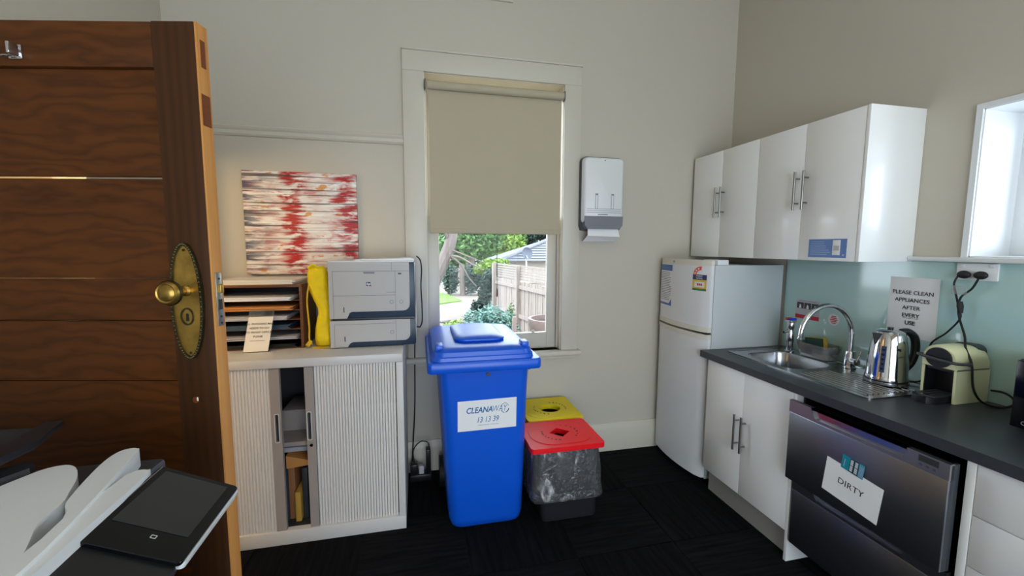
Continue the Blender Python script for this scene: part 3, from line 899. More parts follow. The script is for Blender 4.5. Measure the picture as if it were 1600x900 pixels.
sheets('folder_stack', xa + .02, xb - .03, ya + .01, yb, shz[2] + .0012, 4, 'folder_blue', 'slate blue folders in the slot under the grey letters', 'folder', .006, .006)
sheets('letter_stack', xa, xb, ya, yb, shz[1] + .0012, 4, 'paper_grey', 'pale letters in the second slot from the bottom', 'paper')
sheets('folder_stack', xa, xb, ya + .015, yb, shz[0] + .0012, 4, 'black', 'black folders in the bottom slot of the organiser', 'folder', .006, .006)
b = B()
for k in range(4):
    b.prism([(-1.06 + random.uniform(0, .01), 2.455), (-.665 + random.uniform(-.01, .01), 2.45 + random.uniform(0, .01)), (-.64, 2.70), (-1.03, 2.71)], XY, OZ1 + .0145 + k * .006, OZ1 + .0195 + k * .006)
one('envelope_pile', b, 'paper_warm', 'pile of large white envelopes on top of the organiser', 'envelope')

# acrylic notice stand
sg = thing('notice_stand', 'small clear acrylic stand holding a printed mail notice', 'sign', (-.845, 2.42, .98))
def SGM(x, t):       # leaning sheet: t along height
    return Vector((x + .03 * (t / .2), 2.385 + .028 * (t / .2), .9812 + t * .99))
def sheet(b_, x0, x1, t0, t1, off, th):
    n_ = Vector((0, -.99, .14)) * off
    m_ = Vector((0, -.99, .14)) * (off + th)
    q = [SGM(x0, t0), SGM(x1, t0), SGM(x1, t1), SGM(x0, t1)]
    b_.loft([[p + n_ for p in q], [p + m_ for p in q]])
    return b_
bb = sheet(B(), -.905, -.785, 0, .222, -.0015, .0015)
bb.box((-.905, 2.386, .9802), (-.785, 2.432, .9818))
bb.build('acrylic_sheet', 'clear', sg)
pp = sheet(B(), -.904, -.786, .003, .186, .0004, .0006).build('notice_paper', 'paper_warm', sg)
up_ = (SGM(0, .2) - SGM(0, 0)).normalized()
for k, s in enumerate(('ALL OUTGOING MAIL', 'NEEDS TO GO', 'TO FRONT OFFICE', 'PLEASE')):
    o_ = SGM(-.845, .148 - k * .022) + Vector((0, -.99, .14)) * .0015
    text(s, .0135 if k == 0 else .0145, 'ink', pp, frame(o_, (1, 0, 0), up_), .0002)
o_ = SGM(-.845, .060) + Vector((0, -.99, .14)) * .0013
B(frame(o_, (1, 0, 0), up_)).box((-.035, -.0012, 0), (.035, .0012, .0002)).build('small_print', 'ink_grey', pp)

# yellow bag slumped between organiser and printer
yb_ = thing('yellow_bag', 'bright yellow fabric bag slumped between organiser and printer', 'bag', (-.53, 2.50, .98))
rings = []
for z, xl, xr, ry in ((0, -.560, -.485, .045), (.012, -.570, -.479, .062), (.05, -.573, -.478, .068), (.10, -.571, -.477, .066), (.15, -.562, -.477, .058), (.185, -.551, -.478, .046), (.215, -.553, -.480, .044), (.26, -.573, -.484, .05),
                      (.31, -.592, -.490, .056), (.36, -.602, -.496, .056), (.40, -.603, -.500, .05), (.43, -.596, -.506, .038), (.447, -.580, -.520, .020)):
    ring = []
    cx, rx = (xl + xr) / 2, (xr - xl) / 2
    for k in range(40):
        a = 2 * PI * k / 40
        ca, sa = math.cos(a), math.sin(a)
        wob_ = 1 + .10 * noise.noise(Vector((ca * 2.2, sa * 2.2, z * 11))) + .05 * math.sin(7 * a + z * 30)
        x = cx + rx * (abs(ca) ** .75) * (1 if ca > 0 else -1) * (wob_ if ca < 0 else 1)
        ring.append(Vector((x, 2.50 + ry * wob_ * (abs(sa) ** .75) * (1 if sa > 0 else -1), .9805 + z)))
    rings.append(ring)
B().loft(rings).build('bag_body', 'bag', yb_, 70)
B().tube(spline([(-.588, 2.455, 1.33), (-.597, 2.438, 1.24), (-.590, 2.432, 1.10), (-.592, 2.432, 1.03), (-.578, 2.43, 1.00)], 6), .0045, 8).build('shoulder_strap', 'bag_dark', yb_)
b = B()
b.prism([(-.612, 1.0), (-.588, 1.03), (-.574, 1.018), (-.590, .990)], XZ, 2.420, 2.428)
b.prism([(-.575, 2.42), (-.508, 2.395), (-.495, 2.41), (-.545, 2.44)], XY, .981, .988)
b.build('hem_flap', 'bag_dark', yb_)
B().tube(spline([(-.590, 2.46, 1.418), (-.565, 2.452, 1.436), (-.535, 2.46, 1.42)], 5), .006, 8).build('handle_loop', 'bag', yb_)

# ------------------------------------------------------------------ laser printer with extra tray
PX0, PX1, PY0, PY1 = -.474, -.022, 2.385, 2.745
lp = thing('laser_printer', 'grey and navy laser printer with an extra paper tray on the cabinet', 'printer', ((PX0 + PX1) / 2, 2.56, .98))
def PF(u, v): return (PX0 + u, v)
B().box((PX0 + .004, PY0 + .006, .984), (PX1, PY1, 1.135), .006).build('lower_unit', 'navy', lp)
B().box((PX0 + .001, PY0 + .006, 1.143), (PX1, PY1, 1.452), .008).build('main_unit', 'navy', lp)
B().box((PX0 + .012, PY0 + .012, 1.134), (PX1 - .004, PY1 - .004, 1.144)).build('unit_joint', 'black', lp)
for x in (PX0 + .05, PX1 - .05):
    for y in (PY0 + .05, PY1 - .05):
        B().cyl((x, y, .9802), (x, y, .986), .014, seg=12).build('foot', 'rubber', lp)
def curved_front(z0, z1, step, zstep, rr):
    """front skin: stepped bottom edge, big round lower right corner"""
    x0, x1 = PX0, PX1 - .030
    p_ = [(x0, z0), (x0 + .088, z0), (x0 + .094, z0 + .012), (x0 + .102, zstep - .006), (x0 + .115, zstep)]
    for i in range(7):
        a = -PI / 2 + (PI / 2) * i / 6
        p_.append((x1 - rr + rr * math.cos(a), zstep + rr + rr * math.sin(a)))
    p_ += [(x1, z1), (x0, z1)]
    return p_
B().prism(curved_front(1.146, 1.452, 0, 1.182, .036), XZ, PY0 - .004, PY0 + .012).build('front_cover', 'printer', lp)
B().prism(curved_front(.986, 1.133, 0, 1.014, .034), XZ, PY0 - .004, PY0 + .012).build('tray_front', 'printer', lp)
B().box((PX0 - .001, PY0 + .008, 1.146), (PX0 + .006, PY1 - .02, 1.452), .003).build('side_cover', 'printer', lp)
B().box((PX0 - .001, PY0 + .008, .986), (PX0 + .006, PY1 - .02, 1.133), .003).build('side_cover', 'printer', lp)
B().box((PX0, PY0 - .003, 1.452), (PX1 - .004, PY1, 1.460), .004).build('top_cover', 'printer_top', lp)
B().prism([(PX0 + .12, 1.460), (PX0 + .14, 1.466), (PX1 - .02, 1.474), (PX1 - .004, 1.470), (PX1 - .004, 1.460)], XZ, PY0 + .03, PY1 - .02).build('output_ramp', 'printer_top', lp)
yS = PY0 - .0046
sm = B()
for (x0, z0, x1, z1) in ((PX0 + .020, 1.403, PX1 - .108, 1.4045), (PX0 + .020, 1.270, PX1 - .105, 1.2715), (PX0 + .021, 1.150, PX0 + .0223, 1.404), (PX1 - .107, 1.184, PX1 - .1057, 1.404), (PX1 - .108, 1.4035, PX1 - .030, 1.4047), (PX1 - .125, 1.405, PX1 - .124, 1.452), (PX0 + .021, 1.112, PX1 - .106, 1.1132), (PX0 + .021, .990, PX0 + .0222, 1.112), (PX1 - .107, 1.016, PX1 - .1058, 1.130)):
    sm.box((x0, yS, z0), (x1, PY0, z1))
sm.build('panel_seams', 'seam', lp)
gr = B()
gr.prism([(-.296, 1.400), (-.234, 1.400), (-.238, 1.390), (-.292, 1.390)], XZ, yS - .0006, PY0)
gr.build('door_grip', 'ink_grey', lp)
lgo = B().box((-.282, yS - .0006, 1.322), (-.258, PY0, 1.345), .004, 2).build('maker_logo', 'ink_navy', lp)
text('hp', .019, 'paper', lgo, frame((-.270, yS - .0010, 1.334), *FACE_BACK), .0003, .2)
B().box((-.262, yS - .0006, 1.321), (-.254, PY0, 1.326)).build('logo_corner', 'red_print', lgo)
b = B()
for k in range(7):
    b.box((-.176 + k * .0075, yS, 1.285), (-.171 + k * .0075, PY0, 1.2885))
b.build('model_print', 'ink_grey', lp)
for z in (1.180, 1.018):
    B().box((PX0 + .072, yS - .0004, z), (PX0 + .0765, PY0, z + .028)).build('paper_gauge', 'black', lp)
for x, z in ((-.150, 1.232), (-.150, 1.062)):
    B().plate(circ(x, z, .0105, 18), [circ(x, z, .008, 18)], XZ, yS, PY0).build('tray_number', 'ink_grey', lp)
B().plate(circ(-.098, 1.232, .0105, 18), [circ(-.098, 1.232, .0085, 18)], XZ, yS, PY0).build('power_button', 'ink_grey', lp)
B().box((-.112, yS - .0006, 1.385), (-.095, PY0, 1.393)).build('usb_port', 'black', lp)
v_ = B()
for k in range(14):
    y = PY0 + .06 + k * .018
    v_.box((PX1 - .0005, y, 1.22), (PX1 + .0012, y + .009, 1.43))
tag(v_.build('side_louvres', 'dark_grey', lp), kind='stuff')
B().box((PX1 - .001, PY0 + .04, 1.0), (PX1 + .004, PY1 - .01, 1.20), .002).build('rear_side_cover', 'printer', lp)
one('printer_cable', B().tube(spline([(-.010, 2.66, 1.478), (.010, 2.60, 1.455), (.017, 2.58, 1.40), (.012, 2.60, 1.30), (.016, 2.60, 1.18), (.016, 2.62, 1.08), (.004, 2.68, 1.03), (-.030, 2.775, .96), (-.04, 2.785, .5), (-.055, 2.775, .24), (-.070, 2.765, .03)], 8), .0042, 8), 'rubber', 'black cable hanging down the right side of the printer', 'cable')

# power board and lead behind the bins
pb = thing('power_board', 'black power board with adapters on floor behind the blue bin', 'power board', (.02, 2.70, 0))
B().box((-.078, 2.66, 0), (.06, 2.73, .045), .006).build('strip', 'black', pb)
B().box((-.075, 2.665, .045), (-.03, 2.725, .115), .006).build('adapter', 'black', pb)
B().box((.025, 2.665, .045), (.055, 2.725, .21), .006).build('adapter', 'black', pb)
B().tube(spline([(-.05, 2.70, .11), (-.055, 2.72, .19), (-.01, 2.73, .24), (.04, 2.72, .235), (.045, 2.70, .2)], 6), .004, 8).build('lead', 'rubber', pb)
B().box((-.02, 2.67, .045), (.012, 2.70, .10), .004).build('plug', 'paper_grey', pb)

# ================================================================== BLUE WHEELIE BIN
wb = thing('wheelie_bin', 'large blue wheelie bin with white company label', 'bin', (.33, 2.40, 0))
body = B()
def bs_(x0, x1, y0, y1, r, z): return at_z(rrect(x0, y0, x1, y1, r, 6), z)
body.loft([bs_(.175, .515, 2.155, 2.52, .05, .0), bs_(.150, .540, 2.130, 2.55, .06, .02), bs_(.137, .548, 2.116, 2.57, .065, .06),
           bs_(.118, .556, 2.100, 2.61, .06, .40), bs_(.098, .562, 2.078, 2.66, .05, .80), bs_(.092, .565, 2.070, 2.68, .045, .90), bs_(.090, .566, 2.068, 2.685, .045, .93)])
body.build('body', 'bin_blue', wb, 40)
rim = B()
rim.loft([bs_(.036, .612, 2.026, 2.712, .022, .912), bs_(.032, .616, 2.022, 2.716, .024, .918), bs_(.032, .616, 2.022, 2.716, .024, .958), bs_(.038, .610, 2.028, 2.712, .024, .966), bs_(.07, .58, 2.06, 2.70, .02, .967)])
rim.build('rim', 'bin_blue', wb, 40)
lid = B()
lid.loft([bs_(.050, .585, 2.040, 2.735, .05, .967), bs_(.052, .583, 2.042, 2.735, .055, .985), bs_(.056, .579, 2.047, 2.735, .06, .990), bs_(.062, .573, 2.052, 2.733, .06, 1.010),
          bs_(.078, .557, 2.066, 2.728, .06, 1.022), bs_(.115, .52, 2.11, 2.70, .07, 1.029), bs_(.17, .46, 2.2, 2.64, .07, 1.034)])
lo_ = lid.build('lid', 'bin_blue', wb, 30)
hat = B()
hat.loft([bs_(.190, .445, 2.180, 2.585, .05, 1.024), bs_(.180, .455, 2.166, 2.595, .06, 1.040), bs_(.180, .455, 2.166, 2.595, .06, 1.047), bs_(.188, .447, 2.176, 2.59, .06, 1.055),
          bs_(.225, .41, 2.235, 2.56, .06, 1.064), bs_(.27, .37, 2.31, 2.51, .04, 1.067)])
hat.build('raised_hatch', 'bin_blue', lo_, 40)
for s, xc in ((-1, .094), (1, .543)):
    g_ = B().box((xc - .018, 2.082, 1.012), (xc + .018, 2.160, 1.043), .005)
    g_.build('grip_block', 'bin_blue', lo_)
    d_ = B().loft([at_z(rrect(min(xc - s * .014, xc - s * .055), 2.100, max(xc - s * .014, xc - s * .055), 2.145, .008, 3), z) for z in (1.0222, 1.0245)])
    d_.build('grip_recess', 'ink_blue', lo_)
for k in (-.016, 0, .016):
    B().cyl((.322 + k, 2.128 + (.01 if k == 0 else 0), 1.024), (.322 + k, 2.128 + (.01 if k == 0 else 0), 1.0305), .0022, seg=8).build('vent_dot', 'ink_navy', lo_)
B().tube([(.10, 2.745, .955), (.53, 2.745, .955)], .014, 12).build('rear_handle', 'bin_blue', wb)
for x in (.13, .32, .50):
    B().box((x - .012, 2.70, .93), (x + .012, 2.745, .965), .004).build('handle_post', 'bin_blue', wb)
B().cyl((.341, 2.074, .884), (.341, 2.062, .884), .011, seg=16).build('bolt', 'dark_grey', wb)
for x in (.085, .570):
    B().box((x - .006, 2.10, .885), (x + .006, 2.14, .914), .003).build('lug', 'ink_navy', wb)
for x in (.130, .525):
    B().cyl((x - .022, 2.60, .095), (x + .022, 2.60, .095), .095, seg=24).build('wheel', 'rubber', wb)
B().cyl((.12, 2.60, .095), (.53, 2.60, .095), .011, seg=10).build('axle', 'steel', wb)
# label follows the sloping front wall
lb_up = Vector((0, -(2.100 - 2.078) / .40, 1)).normalized()
LB = Vector((.3395, 2.0863 - .0008, .662))
LBr = Vector((1, 0, .012)).normalized()
LM = frame(LB, LBr, lb_up)
lbl = B(LM).box((-.156, -.083, 0), (.156, .083, .0012)).build('label', 'paper', wb)
def LT(x, y): return LM @ Matrix.Translation((x, y, .0013))
fit_text('CLEANA', -.110, .028, .029, .033, 'ink_blue', lbl, LM, .022, .22)
fit_text('WAY', .029, .106, .030, .033, 'ink_blue', lbl, LM, -.008, .22)
fit_text('13 13 39', -.052, .062, -.026, .031, 'ink_blue', lbl, LM, .002, .22)
fit_text('cleanaway.com.au', -.050, .060, -.056, .0085, 'ink_grey', lbl, LM, .0, .1)
sw = B(LT(.093, .029))
for a0, a1, wd in ((20, 165, .0009), (205, 262, .0014), (285, 350, .0022)):
    n = 12
    o_ = [(.0215 * math.cos(math.radians(a0 + (a1 - a0) * i / n)), .0265 * math.sin(math.radians(a0 + (a1 - a0) * i / n))) for i in range(n + 1)]
    for i in range(n):
        (xa_, ya_), (xb_, yb2) = o_[i], o_[i + 1]
        k0, k1 = 1 - wd / .022, 1 + wd / .022
        sw.loft([[Vector((xa_ * k0, ya_ * k0, z)), Vector((xb_ * k0, yb2 * k0, z)), Vector((xb_ * k1, yb2 * k1, z)), Vector((xa_ * k1, ya_ * k1, z))] for z in (0, .0004)])
sw.build('swirl_logo', 'ink_navy', lbl)

# ================================================================== RED AND YELLOW BINS
def sorting_bin(name, label, x0, x1, y0, y1, zt, colour, hole, base):
    t_ = thing(name, label, 'bin', ((x0 + x1) / 2, (y0 + y1) / 2, 0))
    bx0, bx1, by0, by1 = base
    B().loft([at_z(rrect(bx0, by0, bx1, by1, .03, 4), 0), at_z(rrect(bx0 - .004, by0 - .004, bx1 + .004, by1 + .004, .03, 4), .01), at_z(rrect(x0 + .03, y0 + .03, x1 - .03, y1 - .03, .03, 4), zt - .035), at_z(rrect(x0 + .034, y0 + .034, x1 - .034, y1 - .034, .028, 4), zt - .035), at_z(rrect(bx0 + .004, by0 + .004, bx1 - .004, by1 - .004, .028, 4), .014)]).build('tub', 'charcoal_bin', t_)
    ld = B()
    ld.plate(rrect(x0, y0, x1, y1, .022, 4), [hole], XY, zt - .034, zt - .006)
    l_ = ld.build('lid', colour, t_)
    cx, cy = sum(p[0] for p in hole) / len(hole), sum(p[1] for p in hole) / len(hole)
    return t_, l_, cx, cy
def ring_marks(l_, cx, cy, r0, ry, z, spans):
    m_ = B()
    for a0, a1, n in spans:
        for i in range(n):
            a = math.radians(a0 + (a1 - a0) * i / max(1, n - 1))
            c_ = Vector((cx + r0 * math.cos(a), cy + ry * math.sin(a), z))
            tg = Vector((-math.sin(a), math.cos(a), 0))
            nr = Vector((math.cos(a), math.sin(a), 0))
            s1, s2 = random.uniform(.004, .0075), random.uniform(.004, .0065)
            m_.loft([[c_ + tg * s1 + nr * s2 + Vector((0, 0, h)), c_ - tg * s1 + nr * s2 * .6 + Vector((0, 0, h)), c_ - tg * s1 - nr * s2 + Vector((0, 0, h)), c_ + tg * s1 * .3 - nr * s2 + Vector((0, 0, h))] for h in (0, .0006)])
    tag(m_.build('printed_marks', 'ink', l_), kind='stuff')
dia = [(.787 - .062, 2.215), (.787, 2.215 - .058), (.787 + .062, 2.215), (.787, 2.215 + .058)]
rb, rl, cx, cy = sorting_bin('sorting_bin', 'small bin with red lid and diamond slot in clear liner', .572, .998, 2.045, 2.384, .466, 'red', dia, (.655, .975, 2.10, 2.36))
rc = B()
rc.plate(rrect(.605, 2.075, .965, 2.365, .12, 8), [dia], XY, .459, .463)
rc.build('raised_collar', 'red', rl)
ring_marks(rl, cx, cy, .105, .095, .4632, ((165, 255, 8), (-40, 70, 7), (180, 182, 2)))
# clear liner hanging over the tub
rings = []
NS = 72
for iz, (z, e, am) in enumerate(((.434, .006, .004), (.42, .012, .010), (.36, .018, .012), (.30, .022, .013), (.24, .027, .013), (.19, .034, .014), (.155, .038, .012), (.135, .030, .010), (.125, .018, .010), (.128, .012, .008), (.150, .020, .010), (.175, .016, .010))):
    k = (.434 - z) / .434
    ax0, ax1, ay0, ay1 = .602 + (.655 - .602) * k * .5, .968, 2.075 + .012 * k, 2.354
    p_ = rrect(ax0 - e, ay0 - e, ax1 + e, ay1 + e, .045, 17)
    ring = []
    for q, (x, y) in enumerate(p_):
        nz = noise.noise(Vector((x * 14, y * 14, z * 7))) + .6 * noise.noise(Vector((x * 40, y * 40, z * 12)))
        d_ = Vector((x - .785, y - 2.215, 0)).normalized()
        ring.append(Vector((x, y, z + .012 * noise.noise(Vector((x * 9, y * 9, 3))) * (1 if iz > 4 else 0))) + d_ * am * nz)
    rings.append(ring)
B().loft(rings, cap=False).build('clear_liner', 'film', rb, 60)
hole = circ(.842, 2.575, .071, 28, .066)
yb2_, yl, cx, cy = sorting_bin('sorting_bin', 'small bin with yellow lid and round hole by the wall', .648, 1.018, 2.402, 2.772, .466, 'yellow', hole, (.69, .98, 2.44, 2.74))
B().plate(rrect(.668, 2.422, .998, 2.752, .11, 8), [hole], XY, .459, .4625).build('raised_collar', 'yellow', yl)
ring_marks(yl, cx, cy, .108, .10, .4627, ((150, 250, 8), (-20, 75, 8)))

# ================================================================== TOWEL DISPENSER
td_ = thing('towel_dispenser', 'white wall mounted paper towel dispenser with grey base', 'dispenser', (1.25, YB, 1.66))
B().loft([[Vector((x, y, z)) for x, z in rrect(1.104, 1.656, 1.412, 2.158, .035, 6)] for y in (2.745, 2.809)]).build('back_shell', 'dark_grey', td_)
fr_ = B()
fr_.loft([[Vector((x, 2.745, z)) for x, z in rrect(1.106, 1.700, 1.410, 2.152, .032, 6)], [Vector((x, 2.712, z)) for x, z in rrect(1.110, 1.703, 1.400, 2.148, .03, 6)], [Vector((x, 2.698, z)) for x, z in rrect(1.122, 1.712, 1.386, 2.136, .026, 6)]])
fc = fr_.build('front_cover', 'white_plastic', td_, 50)
B().prism([(1.116, 1.752), (1.398, 1.752), (1.396, 1.690), (1.372, 1.664), (1.135, 1.664), (1.116, 1.690)], XZ, 2.694, 2.745).build('grey_base', 'ink_grey', td_)
for x in (1.188, 1.306):
    B().box((x, 2.6962, 1.80), (x + .022, 2.699, 1.905), .001).build('level_window', 'paper_grey', fc)
    B().box((x + .002, 2.6952, 1.895), (x + .020, 2.6975, 1.904)).build('window_shadow', 'ink_grey', fc)
    B().box((x + .006, 2.6955, 1.805), (x + .016, 2.6968, 1.892)).build('level_gauge', 'white_plastic', fc)
b = B()
for z in (1.775, 1.787, 1.800):
    b.box((1.128, 2.6962, z), (1.382, 2.699, z + .0022))
b.build('ribs', 'ink_grey', fc)
B().cyl((1.255, 2.699, 2.128), (1.255, 2.696, 2.128), .004, seg=10).build('lock', 'steel', fc)
b = B()
for k in range(9):
    b.box((1.212 + k * .0082, 2.6955, 1.7605), (1.2175 + k * .0082, 2.699, 1.7655))
b.build('maker_print', 'ink_navy', fc)
tw_ = B()
tw_.loft([[Vector((x, y, z)) for x, y, z in ((1.145, 2.715, 1.664), (1.372, 2.715, 1.664), (1.378, 2.700, 1.612), (1.140, 2.700, 1.618))],
          [Vector((x, y, z)) for x, y, z in ((1.145, 2.712, 1.664), (1.372, 2.712, 1.664), (1.378, 2.697, 1.612), (1.140, 2.697, 1.618))]])
tw_.loft([[Vector((x, y, z)) for x, y, z in ((1.140, 2.704, 1.620), (1.376, 2.704, 1.614), (1.372, 2.76, 1.584), (1.128, 2.76, 1.580))],
          [Vector((x, y, z)) for x, y, z in ((1.140, 2.702, 1.617), (1.376, 2.702, 1.611), (1.372, 2.758, 1.581), (1.128, 2.758, 1.577))]])
tag(tw_.build('paper_towel', 'paper'), 'folded white paper towel hanging from the dispenser', 'paper towel')

# ================================================================== FRIDGE
fg = thing('fridge', 'white two door fridge with cream trims beside the bench', 'fridge', (2.03, 2.51, 0))
FY0, FY1 = 2.243, 2.782
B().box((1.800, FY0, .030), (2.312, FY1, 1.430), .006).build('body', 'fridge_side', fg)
def fdoor(z0, z1, x_edge=1.762, bulge=.036, inset=0.0):
    n = 14
    fr2 = []
    for i in range(n + 1):
        t = i / n
        y = FY0 + inset + (FY1 - FY0 - 2 * inset) * t
        s = 1 - (2 * t - 1) ** 2
        ed = .012 * max(0, abs(2 * t - 1) - .93) / .07
        fr2.append((x_edge - bulge * s + ed, y))
    p_ = fr2 + [(1.794, FY1 - inset), (1.794, FY0 + inset)]
    return [Vector((x, y, z0)) for x, y in p_], [Vector((x, y, z1)) for x, y in p_]
a_, b_ = fdoor(.045, .962)
lower = B().loft([a_, b_]).build('lower_door', 'fridge', fg, 40)
a_, b_ = fdoor(.962, .990, 1.758, .038)
B().loft([a_, b_]).build('handle_trim', 'cream', lower, 40)
a_, b_ = fdoor(1.036, 1.424)
upper = B().loft([a_, b_]).build('freezer_door', 'fridge', fg, 40)
a_, b_ = fdoor(1.004, 1.036, 1.758, .038)
B().loft([a_, b_]).build('handle_trim', 'cream', upper, 40)
a_, b_ = fdoor(1.424, 1.460, 1.762, .036)
B().loft([a_, b_]).build('top_trim', 'cream', upper, 40)
B().box((1.794, FY0 + .006, .05), (1.801, FY1 - .006, 1.424)).build('door_seal', 'ink_grey', fg)
B().box((1.765, FY0 + .01, .988), (1.80, FY1 - .01, 1.006)).build('door_gap', 'black', fg)
B().sphere((1.728, 2.565, 1.443), .011, (.35, 1.3, .8), 14).build('badge', 'steel_light', upper)
B().box((1.82, 2.236 + .012, 1.4302), (1.90, 2.388, 1.462), .004).build('white_top_box', 'white_plastic', fg)  # plain white box resting on the fridge top
for y in (FY0 + .05, FY1 - .05):
    for x in (1.85, 2.26):
        B().cyl((x, y, 0), (x, y, .032), .018, seg=12).build('foot', 'rubber', fg)
def on_door(y):
    t = (y - FY0) / (FY1 - FY0)
    return 1.762 - .036 * (1 - (2 * t - 1) ** 2)
def door_sheet(y0, y1, z0, z1, off, th=.0006, n=6, skew=0.0):
    """thin sheet following the bowed door"""
    ys = [y0 + (y1 - y0) * i / n for i in range(n + 1)]
    b2 = B()
    b2.loft([[Vector((on_door(y) - off - k * th, y + skew * (z - z0), z)) for y in ys] for k, z in ((0, z0), (1, z0), (1, z1), (0, z1), (0, z0))], cap=False, closed=False)
    return b2
nb = thing('fridge_notice', 'white instruction sheet with blue header stuck on the freezer door', 'notice', (1.72, 2.665, 1.128))
door_sheet(2.578, 2.752, 1.128, 1.420, .0004).build('sheet', 'paper', nb)
door_sheet(2.580, 2.750, 1.376, 1.418, .0012).build('blue_header', 'blue_card', nb)
door_sheet(2.580, 2.750, 1.130, 1.145, .0012).build('blue_footer', 'blue_card', nb)
for k in range(17):
    z = 1.362 - k * .0122
    door_sheet(2.742 - random.uniform(.12, .158), 2.742, z, z + .0034, .0012, .0003).build('text_line', 'ink_grey', nb)
cn = B()
cn.prism([(2.582, 1.145), (2.612, 1.145), (2.582, 1.180)], YZ, on_door(2.59) - .0016, on_door(2.59) - .0008)
cn.build('blue_corner', 'blue_card', nb)
el = door_sheet(2.262, 2.368, 1.268, 1.335, .0004).build('energy_label', 'yellow_print', upper)
door_sheet(2.262, 2.368, 1.335, 1.368, .0004).build('energy_label_header', 'ink_navy', el)
door_sheet(2.262, 2.368, 1.266, 1.279, .0011).build('energy_label_footer', 'green_print', el)
door_sheet(2.276, 2.352, 1.287, 1.322, .0011).build('rating_box', 'paper', el)
def wrap_to_door(o, off):
    for v in o.data.vertices:
        v.co.x = on_door(v.co.y) - off
    return o
for y0, y1 in ((2.292, 2.303), (2.306, 2.316), (2.319, 2.331)):
    door_sheet(y0, y1, 1.298, 1.312, .0018, .0003).build('rating_mark', 'red_print', el)
for k, s_ in enumerate(('ENERGY', 'RATING')):
    wrap_to_door(text(s_, .0135, 'paper', el, frame((0, 2.315, 1.3585 - k * .0145), *FACE_RIGHT), .0002, depth=0.0), .0018)
arc = B()
n = 16
rings = []
for i in range(n + 1):
    a = math.radians(84 + 100 * i / n)
    q = []
    for rr_, rz_ in ((.058, .052), (.032, .028)):
        y, z = 2.306 - rr_ * math.cos(a), 1.368 + rz_ * math.sin(a)
        q.append(Vector((on_door(y) - .0012, y, z)))
    rings.append(q)
arc.loft(rings, cap=False, closed=False)
ao = arc.build('star_arc', 'orange_print', el)
for a in (112, 140, 168):
    y, z = 2.306 - .045 * math.cos(math.radians(a)), 1.368 + .040 * math.sin(math.radians(a))
    st = [(y + (.009 if i % 2 == 0 else .004) * math.sin(i * PI / 5), z + (.009 if i % 2 == 0 else .004) * math.cos(i * PI / 5)) for i in range(10)]
    b = B()
    b.bm.faces.new([b.bm.verts.new(Vector((on_door(p) - .0018, p, q_))) for p, q_ in st])
    b.build('star', 'paper', ao)

# ================================================================== KITCHEN JOINERY
def bar_handle(parent, xf, y, z0, z1, r=.006):
    h = B().cyl((xf - .032, y, z0), (xf - .032, y, z1), r, seg=12)
    for z in (z0 + .036, z1 - .036):
        h.cyl((xf - .032, y, z), (xf, y, z), r * .8, seg=10)
    return h.build('handle', 'handle', parent)
def wall_unit(label, ya, yb, split):
    t_ = thing('wall_cupboard', label, 'cupboard', (2.18, (ya + yb) / 2, 1.475), 'wall cupboards')
    c_ = B()
    c_.box((2.029, ya, 1.4835), (2.332, ya + .016, 2.188)).box((2.029, yb - .016, 1.4835), (2.332, yb, 2.188))
    c_.box((2.029, ya + .016, 2.172), (2.332, yb - .016, 2.188)).box((2.026, ya + .016, 1.4835), (2.332, yb - .016, 1.499)).box((2.322, ya + .016, 1.499), (2.332, yb - .016, 2.172))
    c_.build('carcass', 'cab_inside', t_)
    for k, (p, q) in enumerate(((ya, split), (split, yb))):
        d_ = B().box((2.010, p + .0013, 1.476), (2.0285, q - .0013, 2.190), .0015).build('door', 'melamine', t_)
        bar_handle(d_, 2.010, (split - .027) if k == 0 else (split + .025), 1.742, 1.945)
    return t_
wall_unit('white wall cupboard above the fridge, in the corner', 2.178, 2.782, 2.484)
wall_unit('white wall cupboard with the blue sticker, above the sink', 1.562, 2.176, 1.866)
one('end_panel', B().box((2.008, 1.545, 1.476), (2.338, 1.5605, 2.191), .001), 'melamine', 'white panel closing the end of the wall cupboards', 'panel')

stk = thing('blue_sticker', 'blue printed sticker at the bottom of a wall cupboard door', 'sticker', (2.0095, 1.705, 1.49))
B().box((2.0088, 1.606, 1.492), (2.0098, 1.806, 1.585)).build('card', 'blue_card', stk)
for k in range(7):
    y1 = 1.795
    y0 = y1 - random.uniform(.075, .11)
    z = 1.570 - k * .0105
    B().box((2.0083, y0, z), (2.0089, y1, z + .0026)).build('text_line', 'ink_pale', stk)
B().box((2.0083, 1.637, 1.505), (2.0089, 1.676, 1.579), .0002).build('phone_picture', 'paper', stk)
B().box((2.0080, 1.642, 1.528), (2.0084, 1.670, 1.552)).build('screen_picture', 'paper_grey', stk)
B().prism(circ(1.620, 1.506, .005, 12), YZ, 2.0083, 2.0089).build('emblem', 'ink_pale', stk)

KX = 1.741
sk = thing('sink_cupboard', 'white two door cupboard under the sink', 'cupboard', (2.04, 1.88, 0))
c_ = B()
c_.box((KX + .02, 2.174, .15), (2.33, 2.190, .858)).box((KX + .02, 1.582, .15), (2.33, 1.598, .858)).box((KX + .02, 1.598, .15), (2.33, 2.174, .166))
c_.build('carcass', 'melamine_edge', sk)
for k, (p, q) in enumerate(((1.582, 1.892), (1.892, 2.190))):
    d_ = B().box((KX, p + .0013, .152), (KX + .018, q - .0013, .857), .0015).build('door', 'melamine', sk)
    bar_handle(d_, KX, (1.892 - .026) if k == 0 else (1.892 + .024), .408, .612)
B().box((1.790, 1.582, 0), (1.806, 2.190, .15)).build('kickboard', 'kick', sk)
one('end_panel', B().box((KX, 1.564, 0), (2.33, 1.5805, .858), .001), 'melamine', 'white floor length panel between sink cupboard and dishwasher', 'panel')

